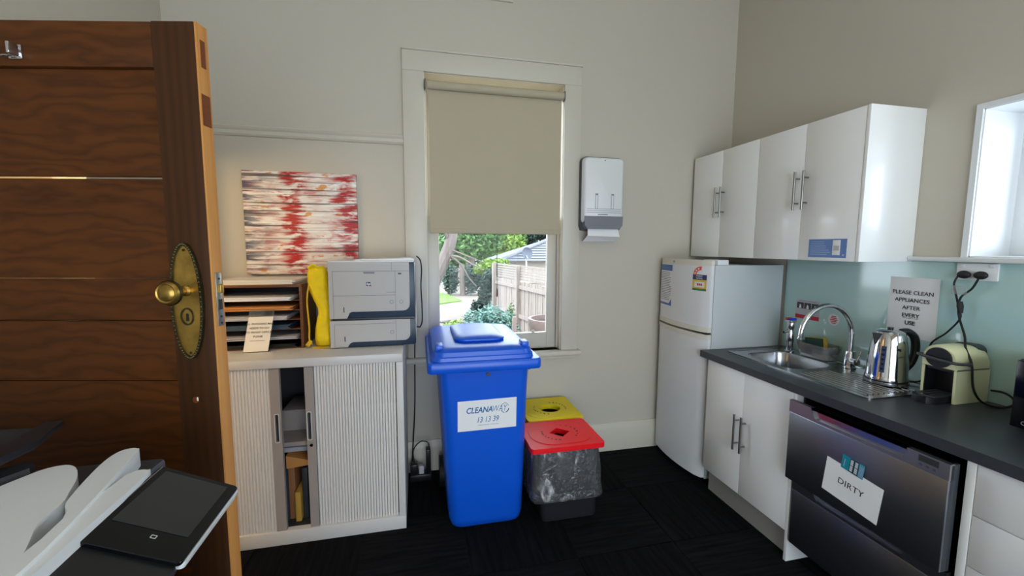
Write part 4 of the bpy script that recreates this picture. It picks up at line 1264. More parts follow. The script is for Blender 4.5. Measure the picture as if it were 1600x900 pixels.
dwu = thing('drawer_unit', 'white drawer unit beside the dishwasher', 'drawers', (2.04, .62, 0))
B().box((KX, .914, 0), (2.33, .938, .858), .001).build('side_panel', 'melamine', dwu)
B().box((KX + .02, .31, .15), (2.33, .914, .84)).build('carcass', 'melamine_edge', dwu)
for z0, z1 in ((.680, .857), (.505, .677), (.330, .502), (.152, .327)):
    d_ = B().box((KX, .312, z0), (KX + .018, .9115, z1), .0015).build('drawer_front', 'melamine', dwu)
    h = B().cyl((KX - .032, .52, z1 - .075), (KX - .032, .72, z1 - .075), .006, seg=12)
    for y in (.556, .684):
        h.cyl((KX - .032, y, z1 - .075), (KX, y, z1 - .075), .0048, seg=10)
    h.build('handle', 'handle', d_)
B().box((1.790, .312, 0), (1.806, .914, .15)).build('kickboard', 'kick', dwu)

# ------------------------------------------------------------------ dishwasher, top drawer pulled out a little
dw = thing('drawer_dishwasher', 'stainless steel double drawer dishwasher with upper drawer ajar', 'dishwasher', (2.0, 1.25, 0))
DY0, DY1 = .944, 1.552
B().box((1.775, DY0 + .004, .105), (2.31, DY1 + .006, .125)).box((1.775, DY0, .105), (2.31, DY0 + .006, .855)).box((1.775, DY1, .105), (2.31, DY1 + .008, .855)).box((2.29, DY0, .105), (2.31, DY1, .855)).box((1.775, DY0, .842), (2.31, DY1, .855)).build('cabinet_shell', 'black', dw)
B().box((1.875, DY0 + .004, 0), (1.89, DY1 + .004, .105)).build('toe_panel', 'black', dw)
for y in (DY0 + .05, DY1 - .05):
    B().cyl((2.2, y, 0), (2.2, y, .106), .018, seg=12).build('foot', 'rubber', dw)
XU = 1.690
up = B()
up.box((XU, .950, .452), (XU + .020, 1.556, .777), .004)
up_o = up.build('upper_drawer', 'steel_brush', dw)
B().box((XU + .020, .965, .46), (2.25, 1.535, .80), .006).build('tub', 'black', up_o)
B().box((XU + .004, .950, .452), (XU + .045, .962, .832), .003).build('drawer_side', 'dark_grey', up_o)
# fascia with a long finger recess
B().plate(rect(.950, .777, 1.556, .834), [[(1.090, .777 + .014), (1.428, .777 + .012), (1.448, .8255), (1.072, .8255)]], YZ, XU - .001, XU + .020).build('fascia', 'steel_light', up_o)
B().box((XU + .012, 1.07, .785), (XU + .022, 1.45, .83)).build('finger_recess', 'steel', up_o)
B().box((XU - .001, 1.074, .8255), (XU + .019, 1.446, .834)).build('handle_lip', 'steel_brush', up_o)
B().box((XU - .0018, .980, .806), (XU - .0006, 1.038, .828)).build('display', 'lcd', up_o)
for y in (.990, 1.010, 1.030):
    B().cyl((XU - .0022, y, .795), (XU - .0006, y, .795), .0052, seg=14).build('button', 'steel_brush', up_o)
XLw = 1.732
lw = B()
lw.box((XLw, .952, .118), (XLw + .020, 1.550, .392), .004)
lw_o = lw.build('lower_drawer', 'steel_brush', dw)
B().plate(rect(.952, .392, 1.550, .442), [[(1.09, .392 + .014), (1.428, .392 + .012), (1.448, .4335), (1.072, .4335)]], YZ, XLw - .001, XLw + .020).build('fascia', 'steel_brush', lw_o)
B().box((XLw + .012, 1.07, .402), (XLw + .022, 1.45, .436)).build('finger_recess', 'steel_brush', lw_o)
B().box((XLw + .020, .962, .128), (2.25, 1.54, .44)).build('tub', 'black', lw_o)

dn = thing('dirty_notice', 'white card reading DIRTY held on the dishwasher front', 'notice', (1.689, 1.25, .5))
CM = frame((XU - .0008, 1.2525, .572), (0, -math.cos(math.radians(5.5)), -math.sin(math.radians(5.5))), (0, -math.sin(math.radians(5.5)), math.cos(math.radians(5.5))))
B(CM).box((-.112, -.0755, 0), (.112, .0755, .0009)).build('card', 'paper', dn)
text('DIRTY', .036, 'ink', dn, CM @ Matrix.Translation((-.002, .004, .0010)), .0001, space=1.05)
mg = thing('fridge_magnet', 'teal magnet holding the DIRTY card', 'magnet', (1.687, 1.25, .635))
MM = frame((XU - .0019, 1.251, .667), (0, -math.cos(math.radians(6)), -math.sin(math.radians(6))), (0, -math.sin(math.radians(6)), math.cos(math.radians(6))))
B(MM).box((-.044, -.030, 0), (.044, .030, .0012), .0005, 1).build('sheet', 'teal', mg)
B(MM).box((-.012, -.029, .0012), (.023, .029, .0016)).build('dark_print', 'teal_dark', mg)
R90 = Matrix.Rotation(PI / 2, 4, 'Z')
for x in (-.004, .014):
    b = B(MM)
    for k in range(6):
        y = -.023 + k * .0078 + (.0022 if k > 2 else 0)
        b.plate(rect(x - .0052, y, x + .0052, y + .0058), [rect(x - .0036, y + .0018, x - .0008, y + .0042), rect(x + .0008, y + .0018, x + .0036, y + .0042)], XY, .0016, .0020)
    b.build('worn_digits', 'paper', mg)
for k in range(5):
    B(MM).box((.026 + k * .0035, -.026, .0012), (.0278 + k * .0035, .026 - (k % 2) * .008, .0016)).build('text_line', 'ink_pale', mg)
b = B(MM)
b.box((-.034, -.02, .0012), (-.031, .012, .0016))
b.build('text_line', 'ink_pale', mg)

# ------------------------------------------------------------------ worktop, splashback, sink
BX0, BX1, BZ = 1.716, 2.333, .900
wt = B()
wt.plate([(BX0, -.60), (BX1, -.60), (BX1, 2.236), (BX0, 2.200 + .036)], [rrect(1.905, 1.752, 2.195, 2.098, .07, 6)], XY, .8605, BZ)
one('worktop', wt, 'bench', 'long charcoal laminate worktop along the right wall', 'worktop')
one('splashback', B().box((2.334, -.60, .9005), (2.3395, 2.241, 1.480)), 'splash', 'pale green glass splashback behind the worktop', 'splashback')

sn = thing('sink', 'stainless steel sink with drainer set into the worktop', 'sink', (2.08, 1.75, .9))
SX0, SX1, SYa, SYb = 1.852, 2.305, 1.332, 2.170
bowl = rrect(1.905, 1.752, 2.195, 2.098, .07, 6)
B().plate(rrect(SX0, SYa, SX1, SYb, .022, 4), [bowl], XY, .9003, .9032).build('deck', 'steel', sn)
B().plate(rrect(SX0, SYa, SX1, SYb, .022, 4), [rrect(SX0 + .009, SYa + .009, SX1 - .009, SYb - .009, .016, 4)], XY, .9032, .9052).build('raised_edge', 'steel', sn)
bw = B()
bw.loft([at_z(bowl, .9031), at_z(rrect(1.908, 1.755, 2.192, 2.095, .068, 6), .895), at_z(rrect(1.918, 1.765, 2.182, 2.085, .065, 6), .77), at_z(rrect(1.945, 1.79, 2.155, 2.06, .05, 6), .752), at_z(rrect(2.02, 1.90, 2.08, 1.96, .02, 6), .748)], cap=False)
bwo = bw.build('bowl', 'steel', sn)
B().lathe([(.042, .7482), (.042, .7500), (.030, .7500), (.028, .7485)], (2.05, 1.93, 0), 20).build('drain', 'chrome', bwo)
for k in range(10):
    x = 1.898 + k * .030
    B().loft([[Vector((x + dx, y, z)) for dx, z in ((-.006, .9032), (-.003, .9062), (.003, .9062), (.006, .9032))] for y in (1.372, 1.700 - (.05 if k > 6 else 0))]).build('drainer_rib', 'steel', sn)

tp = thing('mixer_tap', 'tall chrome gooseneck mixer tap behind the sink', 'tap', (2.235, 1.72, .905))
B().lathe([(.030, .9052), (.030, .912), (.026, .914), (.025, .985), (.023, .995)], (2.235, 1.72, 0), 24).build('base', 'chrome', tp)
sp = [(2.235, 1.72, .99), (2.235, 1.72, 1.09)]
for i in range(17):
    a = PI * i / 16 * 1.03
    sp.append((2.087 + .148 * math.cos(a), 1.722 + .03 * (i / 16), 1.095 + .146 * math.sin(a)))
sp.append((1.938, 1.755, 1.068))
B().tube(sp, .0125, 14).build('spout', 'chrome', tp)
lv = B().cyl((2.235, 1.72, .945), (2.222, 1.672, .948), .017, seg=16)
lv.tube([(2.222, 1.676, .950), (2.218, 1.660, .985), (2.214, 1.650, 1.012)], [.006, .005, .0055], 10)
lv.build('lever', 'chrome', tp)

ht = thing('water_dispenser_tap', 'short chrome hot and cold filter tap with red and blue buttons', 'tap', (2.215, 2.07, .905))
B().lathe([(.026, .9052), (.026, .913), (.019, .917), (.018, .96), (.0215, .966), (.0215, 1.025), (.018, 1.034), (.018, 1.052), (.0215, 1.058), (.0215, 1.085), (.019, 1.09)], (2.215, 2.07, 0), 22).build('column', 'chrome', ht)
B().box((2.188, 2.050, 1.088), (2.236, 2.090, 1.104), .006).build('head', 'chrome', ht)
B().cyl((2.20, 2.07, 1.04), (2.165, 2.07, 1.028), .010, .008, seg=12).build('outlet', 'chrome', ht)
B().box((2.190, 2.072, 1.1035), (2.232, 2.092, 1.116), .004).build('hot_button', 'red_knob', ht)
B().box((2.190, 2.046, 1.1035), (2.232, 2.068, 1.116), .004).build('cold_button', 'blue_knob', ht)

tb = B()
tb.loft([at_z(rrect(2.222, 1.845, 2.318, 2.015, .02, 5), .9055), at_z(rrect(2.210, 1.832, 2.326, 2.028, .025, 5), .985), at_z(rrect(2.206, 1.828, 2.330, 2.032, .027, 5), .985), at_z(rrect(2.224, 1.847, 2.316, 2.013, .02, 5), .909)])
one('sponge_tub', tb, 'tub', 'cloudy plastic tub on the sink edge', 'tub')
spg = thing('scouring_sponge', 'yellow and green scouring sponge in the plastic tub', 'sponge', (2.27, 1.94, .95))
SPM = Matrix.Translation((2.268, 1.945, .983)) @ Matrix.Rotation(math.radians(8), 4, 'Z') @ Matrix.Rotation(math.radians(-6), 4, 'X')
B(SPM).box((-.012, -.050, -.033), (.026, .050, .033), .004).build('foam', 'sponge_y', spg)
B(SPM).box((-.022, -.050, -.033), (-.0122, .050, .033), .002).build('scourer', 'sponge_g', spg)

# ------------------------------------------------------------------ kettle
kt = thing('kettle', 'polished steel electric kettle with black handle on the drainer', 'kettle', (2.155, 1.485, .906))
kc = Vector((2.155, 1.485, 0))
KR = Vector((.976, -.219, 0))            # handle side
B().lathe([(.074, .9065), (.0825, .908), (.083, .910)], kc, 32).build('base_pad', 'black', kt)
B().lathe([(.083, .9102), (.084, .914), (.083, .923), (.078, .9245)], kc, 36).build('power_base', 'steel', kt)
B().lathe([(.0805, .9248), (.081, .928)], kc, 36).build('base_joint', 'black', kt)
B().lathe([(.0795, .9282), (.080, .936), (.078, .942), (.0775, .946), (.074, 1.02), (.067, 1.09), (.058, 1.138), (.055, 1.146)], kc, 40).build('jug', 'chrome', kt)
B().lathe([(.056, 1.1465), (.054, 1.152), (.040, 1.160), (.010, 1.163)], kc, 32).build('lid', 'chrome', kt)
B().cyl(kc + Vector((0, 0, 1.162)), kc + Vector((0, 0, 1.172)), .010, .012, seg=14).build('lid_knob', 'black', kt)
spt = B()
u_ = -KR
s_ = Vector((.219, .976, 0))
spt.loft([[kc + u_ * .050 + s_ * .022 + Vector((0, 0, 1.145)), kc + u_ * .084 + Vector((0, 0, 1.148)), kc + u_ * .050 - s_ * .022 + Vector((0, 0, 1.145))],
          [kc + u_ * .062 + s_ * .010 + Vector((0, 0, 1.09)), kc + u_ * .068 + Vector((0, 0, 1.088)), kc + u_ * .062 - s_ * .010 + Vector((0, 0, 1.09))]])
spt.build('spout', 'chrome', kt)
hp = [kc + KR * .050 + Vector((0, 0, 1.150)), kc + KR * .085 + Vector((0, 0, 1.150)), kc + KR * .118 + Vector((0, 0, 1.120)), kc + KR * .126 + Vector((0, 0, 1.06)), kc + KR * .112 + Vector((0, 0, 1.00)), kc + KR * .080 + Vector((0, 0, .965))]
hs = spline(hp, 6)
B().tube(hs, [.014 + .003 * math.sin(PI * i / (len(hs) - 1)) for i in range(len(hs))], 12).build('handle', 'black', kt)
hw = B()
wd_ = Vector((-.93, -.37, 0)).normalized()
for k in range(5):
    z = .985 + k * .022
    r_ = .0765 - .00012 * (z - .98) / .001 * .55
    c0 = kc + wd_ * (r_ - .004) + Vector((0, 0, z))
    hw.cyl(c0, c0 + wd_ * .006, .006, seg=10)
hw.build('level_marks', 'black', kt)
side_ = Vector((-wd_.y, wd_.x, 0))
lwn = B()
lwn.loft([[kc + wd_ * (r_ - .006) + side_ * .011 + Vector((0, 0, z)), kc + wd_ * (r_ + .0008) + side_ * .009 + Vector((0, 0, z)), kc + wd_ * (r_ + .0008) - side_ * .009 + Vector((0, 0, z)), kc + wd_ * (r_ - .006) - side_ * .011 + Vector((0, 0, z))] for z, r_ in ((.968, .0768), (1.02, .0742), (1.09, .0672))])
lwn.build('level_window', 'ink_navy', kt)
B().tube([kc + KR * .072 + Vector((0, 0, .955)), kc + KR * .069 + Vector((0, 0, 1.03)), kc + KR * .056 + Vector((0, 0, 1.145))], [.019, .019, .017], 14).build('handle_mount', 'black', kt)

# ------------------------------------------------------------------ coffee machine
cm = thing('coffee_machine', 'small cream capsule coffee machine with black drip tray', 'coffee machine', (2.2, 1.27, .9))
MY0, MY1, MX0, MX1 = 1.212, 1.332, 2.128, 2.322
side = [(MX0, .9015), (MX1, .9015), (MX1, 1.07), (MX1 - .012, 1.115), (MX1 - .05, 1.132), (MX0 + .03, 1.136), (MX0 + .010, 1.128), (MX0, 1.105)]
def arch(x, z0, z1, cyw=.06, r=.045):
    p_ = [(1.272 - cyw, z0), (1.272 + cyw, z0)]
    for i in range(9):
        a = PI / 2 * i / 8
        p_.append((1.272 + cyw - r + r * math.cos(a), z1 - r + r * math.sin(a)))
    for i in range(9):
        a = PI / 2 + PI / 2 * i / 8
        p_.append((1.272 - cyw + r - r * 0 + r * math.cos(a), z1 - r + r * math.sin(a)))
    return [Vector((x, y, z)) for y, z in p_]
up2 = B().loft([arch(MX0 - .004, 1.045, 1.128, .057, .05), arch(MX0 + .006, 1.040, 1.136, .060, .05), arch(2.25, 1.040, 1.138, .060, .05), arch(MX1 - .02, 1.040, 1.128, .060, .05), arch(MX1, 1.045, 1.105, .056, .045)])
up2.build('brew_head', 'cream_machine', cm, 40)
lo2 = B()
lo2.prism([(MX0 + .006, .9015), (MX1, .9015), (MX1 - .002, 1.046), (MX0 + .002, 1.046)], lambda u, v_, t: (u, t, v_), MY0, MY0 + .009)
lo2.prism([(MX0 + .006, .9015), (MX1, .9015), (MX1 - .002, 1.046), (MX0 + .002, 1.046)], lambda u, v_, t: (u, t, v_), MY1 - .009, MY1)
lo2.box((2.20, MY0 + .009, .9015), (MX1 - .001, MY1 - .009, 1.046))
lo2.build('housing', 'cream_machine', cm)
B().box((2.196, MY0 + .0115, .9016), (2.1995, MY1 - .0115, 1.04)).box((MX0 + .007, MY0 + .0092, .9016), (2.1995, MY0 + .0115, 1.043)).box((MX0 + .007, MY1 - .0115, .9016), (2.1995, MY1 - .0092, 1.043)).build('cup_recess', 'black', cm)
B().box((MX0 + .01, MY0 + .0145, 1.030), (2.196, MY1 - .0145, 1.0445)).build('recess_top', 'black', cm)
rp = [(1.272 + .046 * math.cos(2 * PI * i / 24), 1.085 + .043 * math.sin(2 * PI * i / 24)) for i in range(24)]
B().loft([[Vector((MX0 - .003, y, z)) for y, z in rp], [Vector((MX0 - .010, 1.272 + (y - 1.272) * .96, 1.085 + (z - 1.085) * .96)) for y, z in rp]]).build('brew_face', 'black', cm)
lvr = B().tube(spline([(MX0 + .03, MY1 + .010, 1.080), (MX0 - .016, MY1 + .006, 1.086), (MX0 - .024, 1.272, 1.080), (MX0 - .016, MY0 - .006, 1.076), (MX0 + .05, MY0 - .010, 1.070)], 6), .006, 10)
lvr.sphere((MX0 + .05, MY0 - .010, 1.070), .009, seg=12).sphere((MX0 + .03, MY1 + .010, 1.080), .009, seg=12)
lvr.build('lever', 'dark_grey', cm)
dt = B()
dt.loft([at_z([(2.196, MY0 + .016), (2.196, MY1 - .016), (2.06, MY1 - .018), (2.035, MY1 - .035), (2.028, 1.272), (2.035, MY0 + .035), (2.06, MY0 + .018)], z) for z in (.9015, .928)])
dt.build('drip_tray', 'black', cm)
B().plate([(2.19, MY0 + .022), (2.19, MY1 - .022), (2.065, MY1 - .022), (2.042, 1.272), (2.065, MY0 + .022)], [rrect(2.07, 1.248, 2.17, 1.256, .003, 2), rrect(2.07, 1.268, 2.17, 1.276, .003, 2), rrect(2.07, 1.288, 2.17, 1.296, .003, 2)], XY, .928, .932).build('drip_grid', 'dark_grey', cm)
B().box((2.06, 1.26, .932), (2.08, 1.284, .9325)).build('grid_mark', 'steel', cm)
B().loft([arch(MX1 - .055, 1.10, 1.1415, .045, .03), arch(MX1 - .005, 1.10, 1.1375, .045, .03)]).build('tank_lid', 'dark_grey', cm)

B().box((MX0 + .02, MY0 - .0006, 1.040), (MX1 - .01, MY0 + .004, 1.0445)).build('side_groove', 'ink_grey', cm)

# ------------------------------------------------------------------ outlet, plugs and leads
po = thing('power_outlet', 'white double power outlet on the splashback under the ledge', 'outlet', (2.33, 1.295, 1.41))
B().box((2.324, 1.226, 1.404), (2.334, 1.364, 1.478), .004).build('plate', 'white_plastic', po)
for y in (1.246, 1.344):
    B().box((2.321, y - .008, 1.460), (2.3245, y + .008, 1.474), .001).build('switch', 'white_plastic', po)
pk = thing('kettle_lead', 'black kettle lead plugged in left of the outlet', 'cable', (2.31, 1.33, .91))
pc = thing('coffee_lead', 'black coffee machine lead looping over the cream machine', 'cable', (2.31, 1.28, .91))
for p_, y in ((pk, 1.328), (pc, 1.272)):
    B().sphere((2.310, y, 1.428), .024, (.55, 1.0, .72), 18).build('plug', 'rubber', p_)
B().tube(spline([(2.305, 1.345, 1.420), (2.300, 1.352, 1.385), (2.305, 1.342, 1.33), (2.306, 1.330, 1.28), (2.306, 1.322, 1.235), (2.310, 1.365, 1.165), (2.312, 1.42, 1.10), (2.316, 1.425, 1.02), (2.312, 1.415, .955), (2.300, 1.43, .925), (2.27, 1.44, .915), (2.225, 1.462, .914)], 8), .0038, 8).build('cord', 'rubber', pk)
B().tube(spline([(2.300, 1.272, 1.416), (2.300, 1.290, 1.37), (2.298, 1.322, 1.33), (2.297, 1.326, 1.28), (2.297, 1.318, 1.235), (2.250, 1.268, 1.172), (2.205, 1.235, 1.130), (2.185, 1.200, 1.075), (2.19, 1.190, .98), (2.22, 1.180, .925), (2.255, 1.160, .9055), (2.288, 1.138, .9065), (2.310, 1.126, .922), (2.316, 1.136, .944), (2.318, 1.165, .956), (2.320, 1.203, .952)], 8), .0042, 8).build('cord', 'rubber', pc)
B().tube([(2.301, 1.326, 1.31), (2.301, 1.323, 1.29), (2.301, 1.320, 1.26)], [.009, .0115, .008], 10).build('cord_wrap', 'rubber', pk)
tg = B()
tg.box((2.288, 1.300, 1.342), (2.290, 1.352, 1.378), .0005, 1)
one('cable_tag', tg, 'tub', 'small clear safety tag tied around the leads', 'tag')

# ------------------------------------------------------------------ notices on the splashback
nt_ = thing('appliance_notice', 'white A4 notice asking to clean appliances after every use', 'notice', (2.332, 1.525, 1.105))
NM = frame((2.3335, 1.5225, 1.2525), (0, -1, 0), (0, 0, 1))
pg = B(NM)
pg.loft([[Vector((x, y, .0004 + .006 * max(0, (x - .086) / .019) ** 2 * (.3 + .7 * (y + .147) / .294))) for x in [-.105 + .21 * i / 10 for i in range(11)]] for y in [-.147 + .294 * j / 6 for j in range(7)]], cap=False, closed=False)
pg.build('page', 'paper', nt_, 60, fix=False)
for k, (s, bold) in enumerate((('PLEASE CLEAN', .0003), ('APPLIANCES', .0003), ('AFTER', .0003), ('EVERY', .0005), ('USE', .0009))):
    text(s, .0265, 'ink', nt_, NM @ Matrix.Translation((-.004, .072 - k * .037, .0016)), bold)
B(NM).box((-.036, -.0535, .0012), (.028, -.0520, .0018)).build('underline', 'ink', nt_)
ts = thing('tap_notice', 'printed strip with three hand pictures and a red band beside the tap', 'notice', (2.333, 2.08, 1.10))
TM = frame((2.3335, 2.075, 1.160), (0, -1, 0), (0, 0, 1))
B(TM).box((-.080, -.058, 0), (.080, .062, .0006)).build('card', 'paper_grey', ts)
for k in range(3):
    x = -.072 + k * .050
    B(TM).box((x, .004, .0006), (x + .046, .042, .0010)).build('picture', 'dark_grey', ts)
    B(TM).prism([(x + .014, .006), (x + .032, .006), (x + .028, .026), (x + .020, .032)], XY, .0010, .0013).build('picture_detail', 'paper', ts)
B(TM).box((-.080, -.058, .0006), (.080, -.034, .0010)).build('red_band', 'red_print', ts)
B(TM).box((-.060, .050, .0006), (.060, .053, .0010)).build('text_line', 'ink_grey', ts)
rs = thing('round_sticker', 'round white sticker with red printed lines beside the tap', 'sticker', (2.333, 1.905, 1.10))
RM = frame((2.3335, 1.905, 1.128), (0, -1, 0), (0, 0, 1))
B(RM).prism(circ(0, 0, .034, 32), XY, 0, .0006).build('disc', 'paper', rs)
for k in range(5):
    h_ = .022 - .004 * abs(k - 2)
    B(RM).box((-h_, .016 - k * .0095, .0006), (h_, .0215 - k * .0095, .0010)).build('text_line', 'red_print', rs)

# ------------------------------------------------------------------ microwave at the right edge
mw = thing('microwave', 'black microwave at the right end of the worktop', 'microwave', (2.19, .77, .9))
B().box((2.060, .555, .910), (2.322, 1.004, 1.156), .004).build('casing', 'black', mw)
B().box((2.044, .680, .914), (2.0598, 1.003, 1.153), .004).build('door', 'black_gloss', mw)
B().box((2.046, .556, .914), (2.0598, .677, 1.153), .004).build('control_strip', 'black', mw)
lg = B()
lg.plate(circ(.967, .935, .0075, 18), [circ(.967, .935, .0050, 18)], YZ, 2.0430, 2.0442)
lg.build('logo_ring', 'ink_grey', mw)
text('LG', .015, 'ink_grey', mw, frame((2.0434, .946, .935), *FACE_RIGHT), .0004)
for x in (2.09, 2.29):
    for y in (.59, .97):
        B().cyl((x, y, .9002), (x, y, .911), .012, seg=10).build('foot', 'rubber', mw)

# ================================================================== THE GARDEN
GZ = -.10
tag(B().box((-14, YB + .26, GZ - .3), (22, 46, GZ)).build('garden_ground', 'soil'), 'pale gravel garden ground outside the window', kind='structure')
one('lawn', B().prism([(-6, 11.6), (.4, 11.7), (1.25, 12.4), (1.05, 13.6), (.6, 15.0), (-6, 15.2)], XY, GZ + .001, GZ + .03), 'grass', 'bright green lawn at the far left of the garden', 'lawn')
def leaves(c, r, n, size, seed, flat=1.0, shell=.45):
    rnd = random.Random(seed)
    b2 = B()
    bm = b2.bm
    for _ in range(n):
        d = Vector((rnd.gauss(0, 1), rnd.gauss(0, 1), rnd.gauss(0, 1))).normalized()
        k = (shell + (1 - shell) * rnd.random()) * (1 + .25 * noise.noise(d * 2.3 + Vector((seed, 0, 0))))
        p = Vector(c) + Vector((d.x * r[0], d.y * r[1], d.z * r[2])) * k
        a = Vector((rnd.gauss(0, 1), rnd.gauss(0, 1), rnd.gauss(0, .6))).normalized()
        bb_ = a.cross(Vector((rnd.gauss(0, 1), rnd.gauss(0, 1), rnd.gauss(0, 1)))).normalized()
        s = size * rnd.uniform(.6, 1.3)
        vs_ = [bm.verts.new(p + a * s), bm.verts.new(p + bb_ * s * .45), bm.verts.new(p - a * s), bm.verts.new(p - bb_ * s * .45)]
        bm.faces.new(vs_)
    return b2
def tree(label, cat, base, trunk, crowns, leaf, size, n, seed, name='garden_tree'):
    t_ = thing(name, label, cat, base)
    if trunk:
        for pts, rad in trunk:
            sp_ = spline(pts, 5)
            B().tube(sp_, [rad[0] + (rad[1] - rad[0]) * i / (len(sp_) - 1) for i in range(len(sp_))], 10).build('trunk' if pts is trunk[0][0] else 'branch', 'bark', t_)
    for i, (c, r) in enumerate(crowns):
        o = leaves(c, r, n, size, seed + i).build('foliage', leaf, t_, 0, fix=False)
        o['kind'] = 'stuff'
    return t_
tree('bare grey leaning tree trunk left of the garden window view', 'tree', (.0, 8.0, GZ),
     [([(-.05, 8.0, GZ), (.10, 8.0, .45), (.36, 8.0, 1.05), (.56, 8.0, 1.5), (.64, 8.02, 1.85), (.68, 8.1, 2.6), (.70, 8.1, 4.0)], (.15, .08)),
      ([(.50, 7.95, 1.38), (.75, 7.9, 1.34), (1.0, 7.8, 1.2), (1.2, 7.75, 1.1)], (.028, .008)),
      ([(.52, 7.95, 1.42), (.78, 7.9, 1.20), (.95, 7.9, .92), (1.08, 7.9, .78)], (.024, .008)),
      ([(.56, 7.95, 1.5), (.9, 7.9, 1.36), (1.22, 7.9, 1.24)], (.02, .006)),
      ([(.60, 8.0, 1.6), (.45, 7.9, 1.9), (.35, 7.9, 2.4)], (.04, .015))],
     [((.4, 8.8, 3.6), (1.3, .7, .9))], 'leaf_a', .10, 900, 11)
tree('tall mid green tree at the centre of the garden view', 'tree', (2.0, 17, GZ), [([(2.0, 17, GZ), (2.1, 17, 1.2), (2.2, 17, 2.6)], (.2, .12))],
     [((1.7, 17, 1.75), (1.05, .9, .75)), ((2.7, 17.2, 2.0), (.85, .9, .9)), ((2.0, 17, 3.0), (1.5, 1.1, 1.1))], 'leaf_a', .10, 3000, 21)
tree('lighter green tree between centre tree and neighbour roof', 'tree', (4.6, 23.5, GZ), [([(4.6, 23.5, GZ), (4.6, 23.5, 1.2)], (.2, .1))],
     [((4.7, 23.5, 1.75), (1.35, .9, .75)), ((4.2, 23.5, 2.7), (1.6, .9, .9))], 'leaf_b', .12, 2600, 31)
tree('dark blue green tree behind the neighbour roof', 'tree', (7.6, 29, GZ), [([(7.8, 29, GZ), (7.8, 29, 2)], (.25, .12))],
     [((7.6, 29, 2.6), (1.5, 1.2, 1.1)), ((9.3, 29, 3.0), (1.6, 1.2, 1.2))], 'leaf_d', .15, 2600, 41)
tree('pale green tree at the far left of the garden view', 'tree', (.3, 21, GZ), [([(.3, 21, GZ), (.3, 21, 1.4)], (.2, .1))],
     [((.5, 21, 1.7), (1.1, .9, .8)), ((1.4, 21.5, 2.6), (1.3, .9, 1.1)), ((-.6, 21.5, 2.4), (1.3, .9, 1.3))], 'leaf_b', .12, 2400, 51)
tree('tall dark hedge across the end of the garden', 'hedge', (1.5, 27, GZ), None,
     [((-1.0, 27, 1.7), (2.2, .8, 2.1)), ((2.4, 27, 1.7), (2.2, .8, 2.1)), ((5.4, 27.5, 1.7), (1.9, .8, 2.0)), ((-4.6, 27, 1.7), (2.3, .8, 2.1)), ((-8.4, 27, 1.7), (2.4, .8, 2.1))], 'leaf_a', .2, 3000, 121, 'garden_hedge')
tree('lime green climber spilling over the end of the fence', 'shrub', (1.7, 9.9, GZ), None,
     [((1.66, 9.95, 1.08), (.24, .2, .16)), ((1.92, 9.9, 1.14), (.24, .2, .12)), ((1.45, 9.95, 1.0), (.16, .2, .12))], 'leaf_b', .04, 1300, 61, 'garden_shrub')
tree('dark climbing shrub hanging beside the end of the fence', 'shrub', (1.62, 9.45, GZ), None,
     [((1.60, 9.45, .78), (.20, .16, .24)), ((1.50, 9.45, .38), (.18, .16, .34)), ((1.36, 9.5, .12), (.2, .16, .2))], 'leaf_d', .04, 1300, 71, 'garden_shrub')
tree('olive shrub row behind the bare tree', 'shrub', (1.3, 13.9, GZ), [([(1.44, 13.9, GZ), (1.42, 13.9, .5), (1.40, 13.9, .95)], (.10, .09))],
     [((1.05, 14.1, .42), (.30, .3, .5)), ((1.75, 13.9, .45), (.32, .3, .55)), ((2.2, 13.9, .55), (.32, .3, .6))], 'leaf_d', .06, 1000, 81, 'garden_shrub')
tree('rounded blue green flowering bush in front of the window', 'shrub', (.95, 5.7, GZ), None,
     [((.95, 5.72, .26), (.44, .40, .46))], 'leaf_c', .030, 6500, 91, 'garden_shrub')
tree('small pale green ground plants left of the rounded bush', 'shrub', (.62, 7.2, GZ), None,
     [((.62, 7.2, .06), (.30, .25, .22))], 'leaf_b', .03, 900, 101, 'garden_shrub')
tree('thin weedy plant growing at the foot of the fence', 'shrub', (1.56, 7.0, GZ), None,
     [((1.56, 7.0, .22), (.10, .10, .34))], 'leaf_a', .03, 350, 111, 'garden_shrub')
rnd = random.Random(5)
for k, lab in enumerate(('pale garden stone nearest the window frame', 'pale flat garden stone second from the window frame', 'large pale garden stone beside the bush', 'small pale garden stone near the path', 'round pale garden stone at the path edge')):
    x, y = (.28, .45, .10, .66, .52)[k], (6.2, 6.5, 7.6, 8.3, 9.0)[k]
    b2 = B().sphere((x, y, GZ + .03), (.13, .15, .17, .10, .12)[k], (1, .8, .5), 12)
    for v in b2.bm.verts:
        v.co += v.normal * .0 + Vector((noise.noise(v.co * 9), noise.noise(v.co * 9 + Vector((5, 0, 0))), 0)) * .02
    one('garden_stone', b2, 'stone', lab, 'stone', 'garden stones')
